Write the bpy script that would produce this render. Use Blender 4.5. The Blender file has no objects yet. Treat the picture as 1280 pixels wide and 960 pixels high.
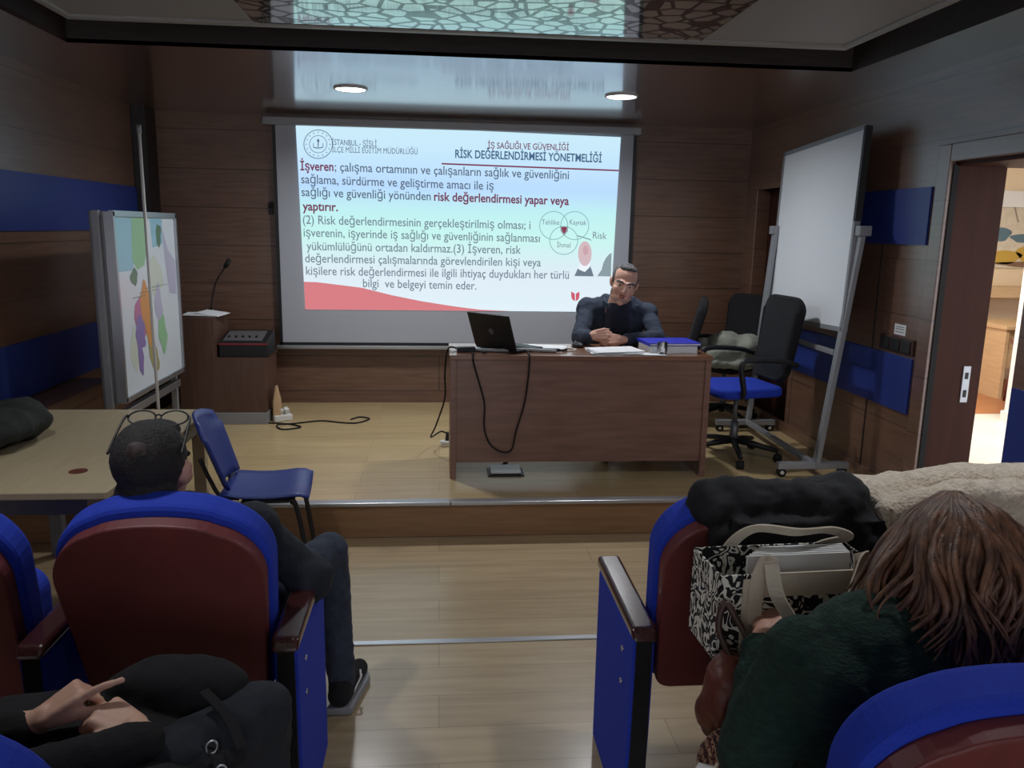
import bpy, bmesh, math, random
from mathutils import Vector, Matrix, Euler, noise
random.seed(7)
S = bpy.context.scene
COL = S.collection
PI = math.pi

# ---------------------------------------------------------------- camera, world, exposure
def lin(c):
    c = c / 255.0
    return c / 12.92 if c <= 0.04045 else ((c + 0.055) / 1.055) ** 2.4
def rgb(r, g, b): return (lin(r), lin(g), lin(b), 1.0)

F_PX, PITCH, YAW, ROLL, CAM = 1000.0, math.radians(11.03), math.radians(5.3), math.radians(1.06), Vector((0, 0, 1.68))
fwd = Vector((math.sin(YAW) * math.cos(PITCH), math.cos(YAW) * math.cos(PITCH), -math.sin(PITCH)))
rt = Vector((math.cos(YAW), -math.sin(YAW), 0)); up = rt.cross(fwd)
rt, up = rt * math.cos(ROLL) + up * math.sin(ROLL), up * math.cos(ROLL) - rt * math.sin(ROLL)
cd = bpy.data.cameras.new('camera'); cam = bpy.data.objects.new('camera', cd); COL.objects.link(cam)
cam.matrix_world = Matrix(((rt.x, up.x, -fwd.x, CAM.x), (rt.y, up.y, -fwd.y, CAM.y), (rt.z, up.z, -fwd.z, CAM.z), (0, 0, 0, 1)))
cd.sensor_width = 36.0; cd.lens = 36.0 * F_PX / 1280.0; cd.clip_start = 0.05; cd.clip_end = 60
S.camera = cam

w = bpy.data.worlds.new('world'); S.world = w; w.use_nodes = True
w.node_tree.nodes['Background'].inputs[0].default_value = (0.90, 0.93, 1.0, 1)
w.node_tree.nodes['Background'].inputs[1].default_value = 1.7
S.view_settings.view_transform = 'Standard'; S.view_settings.look = 'None'
S.view_settings.gamma = 1.0; S.view_settings.use_curve_mapping = False
S.view_settings.exposure = 0.0

def area(name, loc, rot, size, power, color=(1, 1, 1), spread=180, shape='DISK', size_y=None):
    d = bpy.data.lights.new(name, 'AREA'); d.shape = shape; d.size = size
    if size_y: d.size_y = size_y
    d.energy = power; d.color = color; d.spread = math.radians(spread)
    o = bpy.data.objects.new(name, d); COL.objects.link(o); o.location = loc; o.rotation_euler = rot
    return o
# hall lights beyond the doorway
area('hall_light', (4.6, 6.2, 2.75), (0, 0, 0), 1.6, 150, (1.0, 0.93, 0.82))
# added soft fill: the world background shines in through the rear, left open

def at(px, py, y):
    """point of the vertical plane at depth y"""
    d = fwd + rt * ((px - 640) / F_PX) - up * ((py - 480) / F_PX)
    return CAM + d * (y / d.y)

# ---------------------------------------------------------------- materials
def mat(name, c, rough=0.6, metal=0.0, coat=0.0, coat_rough=0.1, c2=None, scale=20, stretch=(1, 1, 1), bump=0.0, bscale=60, emit=None, estr=1.0, detail=4, spec=0.5, sheen=0.0):
    m = bpy.data.materials.new(name); m.use_nodes = True
    nt = m.node_tree; b = nt.nodes['Principled BSDF']
    b.inputs['Base Color'].default_value = rgb(*c); b.inputs['Roughness'].default_value = rough
    b.inputs['Metallic'].default_value = metal; b.inputs['Coat Weight'].default_value = coat
    b.inputs['Coat Roughness'].default_value = coat_rough; b.inputs['Specular IOR Level'].default_value = spec
    b.inputs['Sheen Weight'].default_value = sheen
    if emit: b.inputs['Emission Color'].default_value = rgb(*emit); b.inputs['Emission Strength'].default_value = estr
    if c2 or bump:
        tc = nt.nodes.new('ShaderNodeTexCoord'); mp = nt.nodes.new('ShaderNodeMapping')
        mp.inputs['Scale'].default_value = stretch; nt.links.new(tc.outputs['Object'], mp.inputs['Vector'])
    if c2:
        n = nt.nodes.new('ShaderNodeTexNoise'); n.inputs['Scale'].default_value = scale; n.inputs['Detail'].default_value = detail
        nt.links.new(mp.outputs[0], n.inputs['Vector'])
        r = nt.nodes.new('ShaderNodeValToRGB'); r.color_ramp.elements[0].color = rgb(*c); r.color_ramp.elements[1].color = rgb(*c2)
        r.color_ramp.elements[0].position = 0.32; r.color_ramp.elements[1].position = 0.68
        nt.links.new(n.outputs['Fac'], r.inputs['Fac']); nt.links.new(r.outputs['Color'], b.inputs['Base Color'])
    if bump:
        n2 = nt.nodes.new('ShaderNodeTexNoise'); n2.inputs['Scale'].default_value = bscale; n2.inputs['Detail'].default_value = 5
        nt.links.new(mp.outputs[0], n2.inputs['Vector'])
        bp = nt.nodes.new('ShaderNodeBump'); bp.inputs['Strength'].default_value = bump; bp.inputs['Distance'].default_value = 0.01
        nt.links.new(n2.outputs['Fac'], bp.inputs['Height']); nt.links.new(bp.outputs[0], b.inputs['Normal'])
    return m

def planks(name, ca, cb, cm, axes, bw, rh, rough, coat, coat_rough, grain=0.35, mortar=0.004, gs=(3, 40, 40)):
    """wood laid in boards: axes = which object axes become (along, across)"""
    m = bpy.data.materials.new(name); m.use_nodes = True; nt = m.node_tree; b = nt.nodes['Principled BSDF']
    tc = nt.nodes.new('ShaderNodeTexCoord'); sp = nt.nodes.new('ShaderNodeSeparateXYZ'); cb_ = nt.nodes.new('ShaderNodeCombineXYZ')
    nt.links.new(tc.outputs['Object'], sp.inputs[0])
    nt.links.new(sp.outputs['XYZ'.index(axes[0])], cb_.inputs[0]); nt.links.new(sp.outputs['XYZ'.index(axes[1])], cb_.inputs[1])
    br = nt.nodes.new('ShaderNodeTexBrick'); br.offset = 0.37; br.inputs['Scale'].default_value = 1
    br.inputs['Brick Width'].default_value = bw; br.inputs['Row Height'].default_value = rh; br.inputs['Mortar Size'].default_value = mortar
    br.inputs['Color1'].default_value = rgb(*ca); br.inputs['Color2'].default_value = rgb(*cb); br.inputs['Mortar'].default_value = rgb(*cm)
    nt.links.new(cb_.outputs[0], br.inputs['Vector'])
    mp = nt.nodes.new('ShaderNodeMapping'); mp.inputs['Scale'].default_value = (gs[0], gs[1], 1)
    nt.links.new(cb_.outputs[0], mp.inputs['Vector'])
    n = nt.nodes.new('ShaderNodeTexNoise'); n.inputs['Scale'].default_value = 1; n.inputs['Detail'].default_value = 6; n.inputs['Distortion'].default_value = 0.6
    nt.links.new(mp.outputs[0], n.inputs['Vector'])
    r = nt.nodes.new('ShaderNodeValToRGB'); r.color_ramp.elements[0].position = 0.3; r.color_ramp.elements[1].position = 0.7
    g = 1 - grain
    r.color_ramp.elements[0].color = (g, g * 0.97, g * 0.94, 1); r.color_ramp.elements[1].color = (1, 1, 1, 1)
    nt.links.new(n.outputs['Fac'], r.inputs['Fac'])
    mx = nt.nodes.new('ShaderNodeMix'); mx.data_type = 'RGBA'; mx.blend_type = 'MULTIPLY'; mx.inputs[0].default_value = 1
    nt.links.new(br.outputs['Color'], mx.inputs[6]); nt.links.new(r.outputs['Color'], mx.inputs[7])
    nt.links.new(mx.outputs[2], b.inputs['Base Color'])
    b.inputs['Roughness'].default_value = rough; b.inputs['Coat Weight'].default_value = coat; b.inputs['Coat Roughness'].default_value = coat_rough
    return m

M = {}
M['wall_x'] = planks('wall_wood_back', (124, 92, 74), (115, 85, 68), (70, 50, 40), 'XZ', 9.0, 0.30, 0.45, 0.25, 0.18, 0.35)
M['wall_y'] = planks('wall_wood_side', (130, 94, 74), (120, 87, 68), (80, 58, 46), 'YZ', 9.0, 0.31, 0.42, 1.0, 0.3, 0.4)
M['wall_y'].node_tree.nodes['Principled BSDF'].inputs['Coat IOR'].default_value = 1.7
M['riser'] = planks('riser_wood', (150, 112, 76), (140, 104, 72), (70, 50, 34), 'XZ', 3.0, 0.5, 0.45, 0.2, 0.2, 0.25)
M['floor'] = planks('floor_laminate', (188, 166, 130), (176, 154, 120), (140, 120, 92), 'XY', 1.25, 0.19, 0.38, 0.3, 0.2, 0.22, 0.0015, (2, 26, 1))
M['stage'] = planks('stage_laminate', (206, 182, 136), (194, 170, 126), (160, 138, 100), 'XY', 1.25, 0.19, 0.36, 0.4, 0.16, 0.2, 0.0015, (2, 26, 1))
M['soffit'] = planks('soffit_wood', (104, 76, 62), (100, 73, 60), (70, 50, 40), 'XY', 2.4, 1.0, 0.3, 1.0, 0.11, 0.2, 0.001)
M['soffit'].node_tree.nodes['Principled BSDF'].inputs['Coat IOR'].default_value = 3.0
M['fascia'] = mat('fascia_wood', (62, 50, 48), 0.5, c2=(50, 40, 38), scale=6, stretch=(1, 8, 8))
M['ceil_white'] = mat('ceiling_white', (150, 148, 144), 0.5)
M['dark_post'] = mat('dark_post', (38, 32, 32), 0.5)
M['blue_panel'] = mat('blue_panel', (36, 58, 138), 0.5, c2=(33, 54, 130), scale=3, coat=0.15, coat_rough=0.2)
M['alu'] = mat('aluminium', (176, 178, 182), 0.35, 0.85)
M['alu_matt'] = mat('painted_aluminium', (150, 152, 156), 0.5, 0.3)
M['chrome'] = mat('chrome', (210, 212, 215), 0.18, 1.0)
M['black'] = mat('black_plastic', (22, 22, 25), 0.5)
M['rubber'] = mat('black_rubber', (16, 16, 18), 0.75)
M['black_fab'] = mat('black_fabric', (24, 24, 28), 0.9, bump=0.25, bscale=350, c2=(18, 18, 21), scale=30)
M['blue_fab'] = mat('blue_upholstery', (26, 60, 190), 0.85, c2=(22, 52, 172), scale=260, bump=0.15, bscale=500)
M['maroon'] = mat('maroon_shell', (118, 54, 52), 0.5, c2=(104, 46, 46), scale=7, bump=0.04, bscale=300)
M['dark_wood'] = mat('varnished_dark_wood', (70, 34, 32), 0.25, c2=(56, 26, 26), scale=14, stretch=(8, 1, 8), coat=0.6, coat_rough=0.12)
M['mahog'] = planks('mahogany_laminate', (138, 101, 86), (134, 98, 83), (110, 78, 64), 'XZ', 4.0, 2.0, 0.4, 0.3, 0.15, 0.3, 0.0, (3, 30, 1))
M['mahog_top'] = planks('mahogany_top', (140, 94, 66), (134, 90, 64), (110, 74, 54), 'XY', 4.0, 2.0, 0.35, 0.7, 0.12, 0.25, 0.0, (3, 30, 1))
M['lectern'] = planks('lectern_wood', (98, 70, 58), (92, 66, 55), (80, 56, 46), 'XZ', 4.0, 2.0, 0.45, 0.25, 0.2, 0.35, 0.0, (26, 2.5, 1))
M['door'] = planks('door_wood', (70, 38, 30), (66, 36, 29), (50, 28, 22), 'XZ', 4.0, 4.0, 0.6, 0.0, 0.2, 0.3, 0.0, (22, 2, 1))
M['door'].node_tree.nodes['Principled BSDF'].inputs['Specular IOR Level'].default_value = 0.2
M['beige'] = mat('beige_laminate', (186, 170, 138), 0.5, c2=(178, 162, 131), scale=5, stretch=(6, 1, 1), coat=0.15)
M['grey_metal'] = mat('grey_metal', (120, 120, 124), 0.45, 0.5)
M['white'] = mat('white_plastic', (222, 222, 218), 0.45)
M['paper'] = mat('paper', (232, 234, 236), 0.8)
M['wboard'] = mat('whiteboard_enamel', (238, 242, 247), 0.3)
M['screen_fab'] = mat('screen_fabric', (176, 180, 190), 0.9)
M['navy'] = mat('navy_shirt', (52, 60, 78), 0.9, c2=(42, 50, 66), scale=40, bump=0.3, bscale=30)
M['tee'] = mat('dark_tshirt', (30, 34, 48), 0.95, bump=0.2, bscale=40)
M['skin'] = mat('skin', (212, 166, 146), 0.55, c2=(202, 152, 132), scale=18)
M['skin2'] = mat('skin_pale', (214, 172, 148), 0.55, c2=(205, 158, 136), scale=18)
M['lips'] = mat('lips', (150, 84, 78), 0.5)
M['eye'] = mat('eye_white', (225, 220, 215), 0.3)
M['iris'] = mat('iris', (40, 28, 22), 0.3)
M['hair_grey'] = mat('greying_hair', (104, 102, 104), 0.8, c2=(48, 47, 50), scale=70, bump=0.6, bscale=160)
M['stubble'] = mat('stubble', (158, 130, 120), 0.8, c2=(176, 140, 124), scale=120)
M['hair_black'] = mat('black_hair', (26, 23, 24), 0.75, c2=(40, 35, 35), scale=90, bump=0.6, bscale=160)
M['scalp'] = mat('thin_crown', (84, 64, 60), 0.7, c2=(32, 28, 29), scale=60)
M['hair_brown'] = mat('brown_hair', (124, 86, 62), 0.45, c2=(70, 46, 35), scale=9, stretch=(5, 5, 1), bump=0.3, bscale=60)
M['dk_sweater'] = mat('charcoal_sweater', (38, 42, 50), 0.95, c2=(30, 34, 42), scale=30, bump=0.35, bscale=40)
M['jeans'] = mat('grey_blue_jeans', (58, 66, 82), 0.9, c2=(44, 50, 64), scale=26, bump=0.3, bscale=60)
M['green_knit'] = mat('dark_green_knit', (30, 58, 48), 0.98, c2=(20, 40, 34), scale=40, stretch=(1, 1, 3), bump=0.7, bscale=90)
M['black_knit'] = mat('black_knit', (20, 20, 23), 0.95, bump=0.3, bscale=120)
M['black_coat'] = mat('black_coat', (21, 22, 27), 0.85, bump=0.2, bscale=25, c2=(17, 18, 22), scale=8)
M['fleece'] = mat('beige_fleece', (226, 212, 192), 1.0, c2=(200, 184, 162), scale=45, bump=1.0, bscale=110, sheen=0.6)
M['olive'] = mat('grey_green_cloth', (156, 160, 146), 0.95, c2=(134, 138, 126), scale=9, bump=0.2, bscale=20)
M['leather'] = mat('brown_leather', (112, 58, 44), 0.45, c2=(92, 46, 36), scale=14, bump=0.3, bscale=40)
M['leather_dk'] = mat('dark_brown_leather', (66, 42, 36), 0.5)
M['canvas'] = mat('cream_canvas', (214, 204, 184), 0.9, c2=(202, 190, 170), scale=20, bump=0.2, bscale=300)
M['folder_blue'] = mat('blue_folder', (44, 52, 190), 0.45)
M['gold'] = mat('label_gold', (170, 130, 70), 0.5)
M['red_trim'] = mat('red_trim', (150, 40, 50), 0.4)
M['olive_bag'] = mat('dark_green_bag', (34, 38, 36), 0.85, bump=0.2, bscale=30, c2=(26, 29, 28), scale=10)
M['hall_wall'] = mat('hall_wall', (232, 210, 178), 0.9)
M['hall_white'] = mat('hall_white', (225, 225, 222), 0.8)
M['hall_tile'] = mat('hall_tile', (214, 210, 200), 0.35, c2=(205, 200, 190), scale=2)
M['hall_wood'] = mat('hall_wood_floor', (176, 118, 78), 0.4, c2=(160, 104, 68), scale=3, stretch=(1, 10, 1))
M['oak'] = mat('light_oak', (208, 176, 136), 0.5, c2=(196, 164, 124), scale=4, stretch=(1, 1, 10))

# decorative ceiling: glossy white with a dark crackle lattice
def crackle():
    m = bpy.data.materials.new('ceiling_lattice'); m.use_nodes = True; nt = m.node_tree; b = nt.nodes['Principled BSDF']
    tc = nt.nodes.new('ShaderNodeTexCoord'); mp = nt.nodes.new('ShaderNodeMapping'); mp.inputs['Rotation'].default_value = (0, 0, 0.5)
    nt.links.new(tc.outputs['Object'], mp.inputs[0])
    v = nt.nodes.new('ShaderNodeTexVoronoi'); v.feature = 'DISTANCE_TO_EDGE'; v.inputs['Scale'].default_value = 11
    nt.links.new(mp.outputs[0], v.inputs['Vector'])
    r = nt.nodes.new('ShaderNodeValToRGB'); r.color_ramp.interpolation = 'CONSTANT'
    r.color_ramp.elements[0].color = rgb(44, 46, 50); r.color_ramp.elements[1].color = rgb(205, 208, 206); r.color_ramp.elements[1].position = 0.085
    nt.links.new(v.outputs['Distance'], r.inputs[0]); nt.links.new(r.outputs[0], b.inputs['Base Color'])
    r2 = nt.nodes.new('ShaderNodeValToRGB'); r2.color_ramp.interpolation = 'CONSTANT'
    r2.color_ramp.elements[0].color = (0, 0, 0, 1); r2.color_ramp.elements[1].color = (1, 1, 1, 1); r2.color_ramp.elements[1].position = 0.085
    nt.links.new(v.outputs['Distance'], r2.inputs[0])
    b.inputs['Roughness'].default_value = 0.06
    mm = nt.nodes.new('ShaderNodeMath'); mm.operation = 'MULTIPLY'; mm.inputs[1].default_value = 0.75; nt.links.new(r2.outputs[0], mm.inputs[0]); nt.links.new(mm.outputs[0], b.inputs['Metallic'])
    return m
M['lattice'] = crackle()

# ---------------------------------------------------------------- building helpers
def setp(o, label=None, cat=None, group=None, kind=None):
    if label: o['label'] = label
    if cat: o['category'] = cat
    if group: o['group'] = group
    if kind: o['kind'] = kind
    return o
def thing(name, label, cat, loc=(0, 0, 0), rz=0.0, group=None):
    o = bpy.data.objects.new(name, None); COL.objects.link(o); o.empty_display_size = 0.1
    o.location = loc; o.rotation_euler = (0, 0, rz)
    return setp(o, label, cat, group)
def par(o, p):
    o.parent = p
    return o
class MB:
    """collects shapes into one mesh"""
    def __init__(s): s.b = bmesh.new(); s.mi = 0
    def _fin(s, vs, mi):
        if mi:
            vs = set(vs)
            for f in s.b.faces:
                if all(v in vs for v in f.verts): f.material_index = mi
        return s
    def box(s, c, size, rot=None, mi=0):
        mtx = Matrix.Translation(c) @ (rot.to_matrix().to_4x4() if rot else Matrix()) @ Matrix.Diagonal((*size, 1))
        return s._fin(bmesh.ops.create_cube(s.b, size=1, matrix=mtx)['verts'], mi)
    def bx(s, x0, x1, y0, y1, z0, z1, mi=0):
        return s.box(((x0 + x1) / 2, (y0 + y1) / 2, (z0 + z1) / 2), (x1 - x0, y1 - y0, z1 - z0), mi=mi)
    def ell(s, c, r, rot=None, seg=20, mi=0):
        if not hasattr(r, '__len__'): r = (r, r, r)
        mtx = Matrix.Translation(c) @ (rot.to_matrix().to_4x4() if rot else Matrix()) @ Matrix.Diagonal((*r, 1))
        return s._fin(bmesh.ops.create_uvsphere(s.b, u_segments=seg, v_segments=max(8, seg * 2 // 3), radius=1, matrix=mtx)['verts'], mi)
    def cyl(s, a, b, r1, r2=None, seg=20, mi=0):
        a, b = Vector(a), Vector(b); d = b - a; r2 = r1 if r2 is None else r2
        mtx = Matrix.Translation((a + b) / 2) @ d.to_track_quat('Z', 'Y').to_matrix().to_4x4()
        return s._fin(bmesh.ops.create_cone(s.b, cap_ends=True, segments=seg, radius1=r1, radius2=r2, depth=d.length, matrix=mtx)['verts'], mi)
    def cap(s, a, b, r1, r2=None, seg=16):
        r2 = r1 if r2 is None else r2
        s.ell(a, r1, seg=seg); s.ell(b, r2, seg=seg)
        if (Vector(b) - Vector(a)).length > 1e-4: s.cyl(a, b, r1, r2, seg)
        return s
    def tube(s, pts, r, seg=8, closed=False, mi=0, flat=None, upv=None):
        """swept round (or flat w x t) section along pts; r may be a list"""
        pts = [Vector(p) for p in pts]; n = len(pts); rings = []
        prev = None
        for i, p in enumerate(pts):
            t = (pts[(i + 1) % n] - pts[i - 1]) if closed else (pts[min(i + 1, n - 1)] - pts[max(i - 1, 0)])
            t.normalize()
            if upv is not None: u = Vector(upv)
            elif prev is None: u = Vector((0, 0, 1)) if abs(t.z) < 0.9 else Vector((1, 0, 0))
            else: u = prev
            sd = t.cross(u)
            if sd.length < 1e-5: sd = t.cross(Vector((0.3, 0.8, 0.5)))
            sd.normalize(); u = sd.cross(t).normalized(); prev = u
            rr = r[i] if hasattr(r, '__len__') else r
            if flat:
                q = [(-flat[0] / 2, -flat[1] / 2), (flat[0] / 2, -flat[1] / 2), (flat[0] / 2, flat[1] / 2), (-flat[0] / 2, flat[1] / 2)]
                rings.append([s.b.verts.new(p + sd * a + u * b) for a, b in q])
            else:
                rings.append([s.b.verts.new(p + (sd * math.cos(2 * PI * k / seg) + u * math.sin(2 * PI * k / seg)) * rr) for k in range(seg)])
        m = len(rings[0])
        for i in range(n if closed else n - 1):
            A, B = rings[i], rings[(i + 1) % n]
            for k in range(m):
                f = s.b.faces.new((A[k], A[(k + 1) % m], B[(k + 1) % m], B[k])); f.material_index = mi
        if not closed:
            f = s.b.faces.new(rings[0][::-1]); f.material_index = mi
            f = s.b.faces.new(rings[-1]); f.material_index = mi
        return s
    def prism(s, pts, off, mi=0):
        """polygon (3D points) extruded by vector off"""
        a = [s.b.verts.new(p) for p in pts]; o = Vector(off); b = [s.b.verts.new(Vector(p) + o) for p in pts]; n = len(pts)
        fs = [s.b.faces.new(a[::-1]), s.b.faces.new(b)] + [s.b.faces.new((a[i], a[(i + 1) % n], b[(i + 1) % n], b[i])) for i in range(n)]
        for f in fs: f.material_index = mi
        return s
    def poly(s, pts, mi=0):
        f = s.b.faces.new([s.b.verts.new(p) for p in pts]); f.material_index = mi
        return s
    def build(s, name, m, parent=None, bevel=0.0, segs=2, smooth=False, mats=None):
        bmesh.ops.recalc_face_normals(s.b, faces=s.b.faces)
        me = bpy.data.meshes.new(name); s.b.to_mesh(me); s.b.free()
        for x in ([m] + list(mats or [])): me.materials.append(x)
        if smooth:
            for p in me.polygons: p.use_smooth = True
        o = bpy.data.objects.new(name, me); COL.objects.link(o)
        if bevel:
            bm = o.modifiers.new('bevel', 'BEVEL'); bm.width = bevel; bm.segments = segs; bm.limit_method = 'ANGLE'
        if parent: o.parent = parent
        return o
def bake(o):
    dg = bpy.context.evaluated_depsgraph_get(); dg.update()
    me = bpy.data.meshes.new_from_object(o.evaluated_get(dg)); o.modifiers.clear(); o.data = me
    for p in me.polygons: p.use_smooth = True
    return o
def flesh(mb, name, m, parent=None, voxel=0.01, smooth=4, disp=0.0, dscale=0.1, mats=None, fac=0.5):
    """fuse overlapping shapes into one continuous skin"""
    o = mb.build(name, m, parent, mats=mats)
    r = o.modifiers.new('r', 'REMESH'); r.mode = 'VOXEL'; r.voxel_size = voxel
    sm = o.modifiers.new('s', 'SMOOTH'); sm.iterations = smooth; sm.factor = fac
    if disp:
        t = bpy.data.textures.new(name, 'CLOUDS'); t.noise_scale = dscale; t.noise_depth = 3
        d = o.modifiers.new('d', 'DISPLACE'); d.texture = t; d.strength = disp; d.mid_level = 0.5; d.texture_coords = 'GLOBAL'
    return bake(o)
def copy_tree(o, parent=None):
    c = o.copy(); COL.objects.link(c)
    if parent: c.parent = parent
    for ch in list(o.children): copy_tree(ch, c)
    return c
def rrect(w0, w1, h, r0, r1, n=7):
    """rounded outline, bottom width w0, top width w1, height h, bottom/top corner radii"""
    P = []
    for cx, cy, r, a0 in ((w0 / 2 - r0, r0, r0, -90), (w1 / 2 - r1, h - r1, r1, 0), (-w1 / 2 + r1, h - r1, r1, 90), (-w0 / 2 + r0, r0, r0, 180)):
        for i in range(n + 1):
            a = math.radians(a0 + 90 * i / n); P.append((cx + r * math.cos(a), cy + r * math.sin(a)))
    return P
def curve_pts(ctrl, n=8):
    """Catmull-Rom through control points"""
    c = [Vector(p) for p in ctrl]; c = [c[0] * 2 - c[1]] + c + [c[-1] * 2 - c[-2]]; out = []
    for i in range(1, len(c) - 2):
        for k in range(n):
            t = k / n; a, b, d, e = c[i - 1], c[i], c[i + 1], c[i + 2]
            out.append(0.5 * ((2 * b) + (d - a) * t + (2 * a - 5 * b + 4 * d - e) * t * t + (3 * b - a - 3 * d + e) * t ** 3))
    out.append(c[-2]); return out

# ---------------------------------------------------------------- the room
XL, XR, YB, ZS, ZC = -2.31, 2.60, 6.75, 0.20, 2.53
def struct(name, o_or_mb, m=None, **k):
    o = o_or_mb.build(name, m, **k); o['kind'] = 'structure'; return o
YR = -3.5
struct('floor', MB().bx(XL - 0.1, XR + 0.3, YR, 4.2, -0.1, 0), M['floor'])
struct('stage_platform', MB().bx(XL - 0.1, XR + 0.1, 4.205, YB, -0.1, ZS), M['stage'])
struct('stage_riser', MB().bx(XL, XR, 4.19, 4.205, 0, ZS - 0.012), M['riser'])
nos = MB()
for a, b in ((XL, 0.06), (0.064, XR)): nos.bx(a, b, 4.17, 4.235, ZS - 0.014, ZS + 0.006)
struct('trim_1', nos, M['alu'], bevel=0.003)
struct('trim_2', MB().bx(-1.2, XR, 3.03, 3.062, 0.0, 0.006), M['alu'], bevel=0.002)
struct('wall_back', MB().bx(XL - 0.3, XR + 0.1, YB, YB + 0.12, -0.1, 2.9), M['wall_x'])
struct('baseboard_back', MB().bx(XL, XR, YB - 0.015, YB, ZS, ZS + 0.07), M['wall_x'])
wl = struct('wall_left', MB().bx(XL - 0.12, XL, YR, 6.5, -0.1, 2.9), M['wall_y'])
struct('trim_3', MB().bx(XL - 0.1, XL + 0.1, 6.52, YB, 0.0, 2.7), M['dark_post'])
for z0, z1 in ((1.615, 1.935), (0.70, 1.01)):
    MB().bx(XL - 0.01, XL + 0.012, YR, 6.5, z0, z1).build('blue_stripe', M['blue_panel'], wl)['label'] = 'dark blue stripe panel'
# right wall: far piece with a recessed door, a panel, the doorway, a near piece
wr = MB()
wr.bx(XR, XR + 0.3, 6.52, YB, -0.1, 2.9).bx(XR, XR + 0.3, 4.02, 5.62, -0.1, 2.9).bx(XR, XR + 0.3, 5.62, 6.52, 2.02, 2.9)
wr.bx(XR, XR + 0.3, 3.36, 4.02, 2.05, 2.9).bx(XR, XR + 0.12, YR, 3.36, -0.1, 2.9)
wr = struct('wall_right', wr, M['wall_y'])
for y0, y1, z0, z1 in ((4.13, 5.5, 1.63, 1.935), (4.13, 5.6, 0.70, 1.01), (YR, 3.345, 0.5, 1.01), (YR, 3.345, 1.63, 1.935)):
    MB().bx(XR - 0.012, XR + 0.01, y0, y1, z0, z1).build('blue_stripe', M['blue_panel'], wr)['label'] = 'blue stripe panel'
for y in (4.56,):
    MB().bx(XR - 0.004, XR + 0.01, y - 0.006, y + 0.006, 0.0, 1.63).build('panel_joint', M['dark_post'], wr)
struct('baseboard_right', MB().bx(XR - 0.06, XR, 4.03, 4.19, 0.0, 0.17).bx(XR - 0.018, XR, 4.2, 6.5, ZS, ZS + 0.08), M['wall_y'])
d1 = struct('door_1', MB().bx(XR + 0.1, XR + 0.14, 5.62, 6.52, 0.2, 2.02), M['door'])
fr = MB()
for y in (5.60, 6.50): fr.bx(XR - 0.015, XR + 0.1, y, y + 0.05, ZS, 2.02)
fr.bx(XR - 0.015, XR + 0.1, 5.60, 6.55, 2.02, 2.07); fr.build('door_frame', M['wall_y'], d1, bevel=0.004)
MB().cyl((XR + 0.1, 5.72, 1.1), (XR + 0.04, 5.72, 1.1), 0.012).cyl((XR + 0.045, 5.72, 1.1), (XR + 0.045, 5.84, 1.1), 0.01).build('door_handle', M['chrome'], d1, smooth=True)
# the open doorway on the right
d2 = struct('door_2', MB().bx(XR + 0.02, XR + 0.295, 3.985, 4.018, 0.0, 2.045).bx(XR + 0.02, XR + 0.42, 3.362, 4.018, 2.03, 2.06), M['door'], bevel=0.003)
cs = MB().bx(XR - 0.02, XR + 0.012, 3.985, 4.09, 0.0, 2.14).bx(XR - 0.02, XR + 0.012, 3.345, 3.985, 2.05, 2.14)
cs.build('door_casing', M['wall_y'], d2, bevel=0.005)
MB().bx(XR - 0.0, XR + 0.03, 3.977, 3.987, 0.0, 2.04).build('door_seal', M['rubber'], d2)
st = MB().bx(XR + 0.19, XR + 0.235, 3.978, 3.986, 0.80, 1.0).build('strike_plate', M['alu'], d2, bevel=0.004)
MB().bx(XR + 0.203, XR + 0.222, 3.9765, 3.979, 0.93, 0.965).bx(XR + 0.203, XR + 0.222, 3.9765, 3.979, 0.83, 0.87).build('latch_hole', M['black'], st)

# ceiling: wooden soffit around a raised field
sf = MB().bx(XL - 0.1, XR + 0.1, 4.33, YB, ZC, ZC + 0.02).bx(XL - 0.1, -1.81, YR, 4.33, ZC, ZC + 0.02).bx(2.19, XR + 0.1, YR, 4.33, ZC, ZC + 0.02)
ceil = struct('ceiling', sf, M['soffit'])
fs = MB().bx(-1.83, 2.21, 4.33, 4.36, ZC + 0.0005, 2.70).bx(-1.84, -1.81, YR, 4.33, ZC + 0.0005, 2.70).bx(2.19, 2.22, YR, 4.33, ZC + 0.0005, 2.70)
fs.build('fascia', M['fascia'], ceil)
MB().bx(-1.9, 2.3, YR, 4.4, 2.70, 2.72).build('recess_top', M['fascia'], ceil)
ZI = 2.52    # a floating white island hangs in the recess
isl = MB().bx(-1.53, 1.83, YR + 0.3, 3.72, ZI, ZI + 0.04).build('ceiling_island', M['ceil_white'], ceil)
MB().bx(-1.56, 1.86, 3.70, 3.75, ZI - 0.014, ZI + 0.05).bx(-1.56, -1.52, YR + 0.3, 3.70, ZI - 0.014, ZI + 0.05).bx(1.82, 1.86, YR + 0.3, 3.70, ZI - 0.014, ZI + 0.05).build('island_moulding', M['ceil_white'], isl, bevel=0.008)
MB().bx(-0.78, 1.16, 1.4, 3.70, ZI - 0.008, ZI + 0.001).build('lattice_panel', M['lattice'], isl)['label'] = 'glossy panel with dark crackle lattice'
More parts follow.
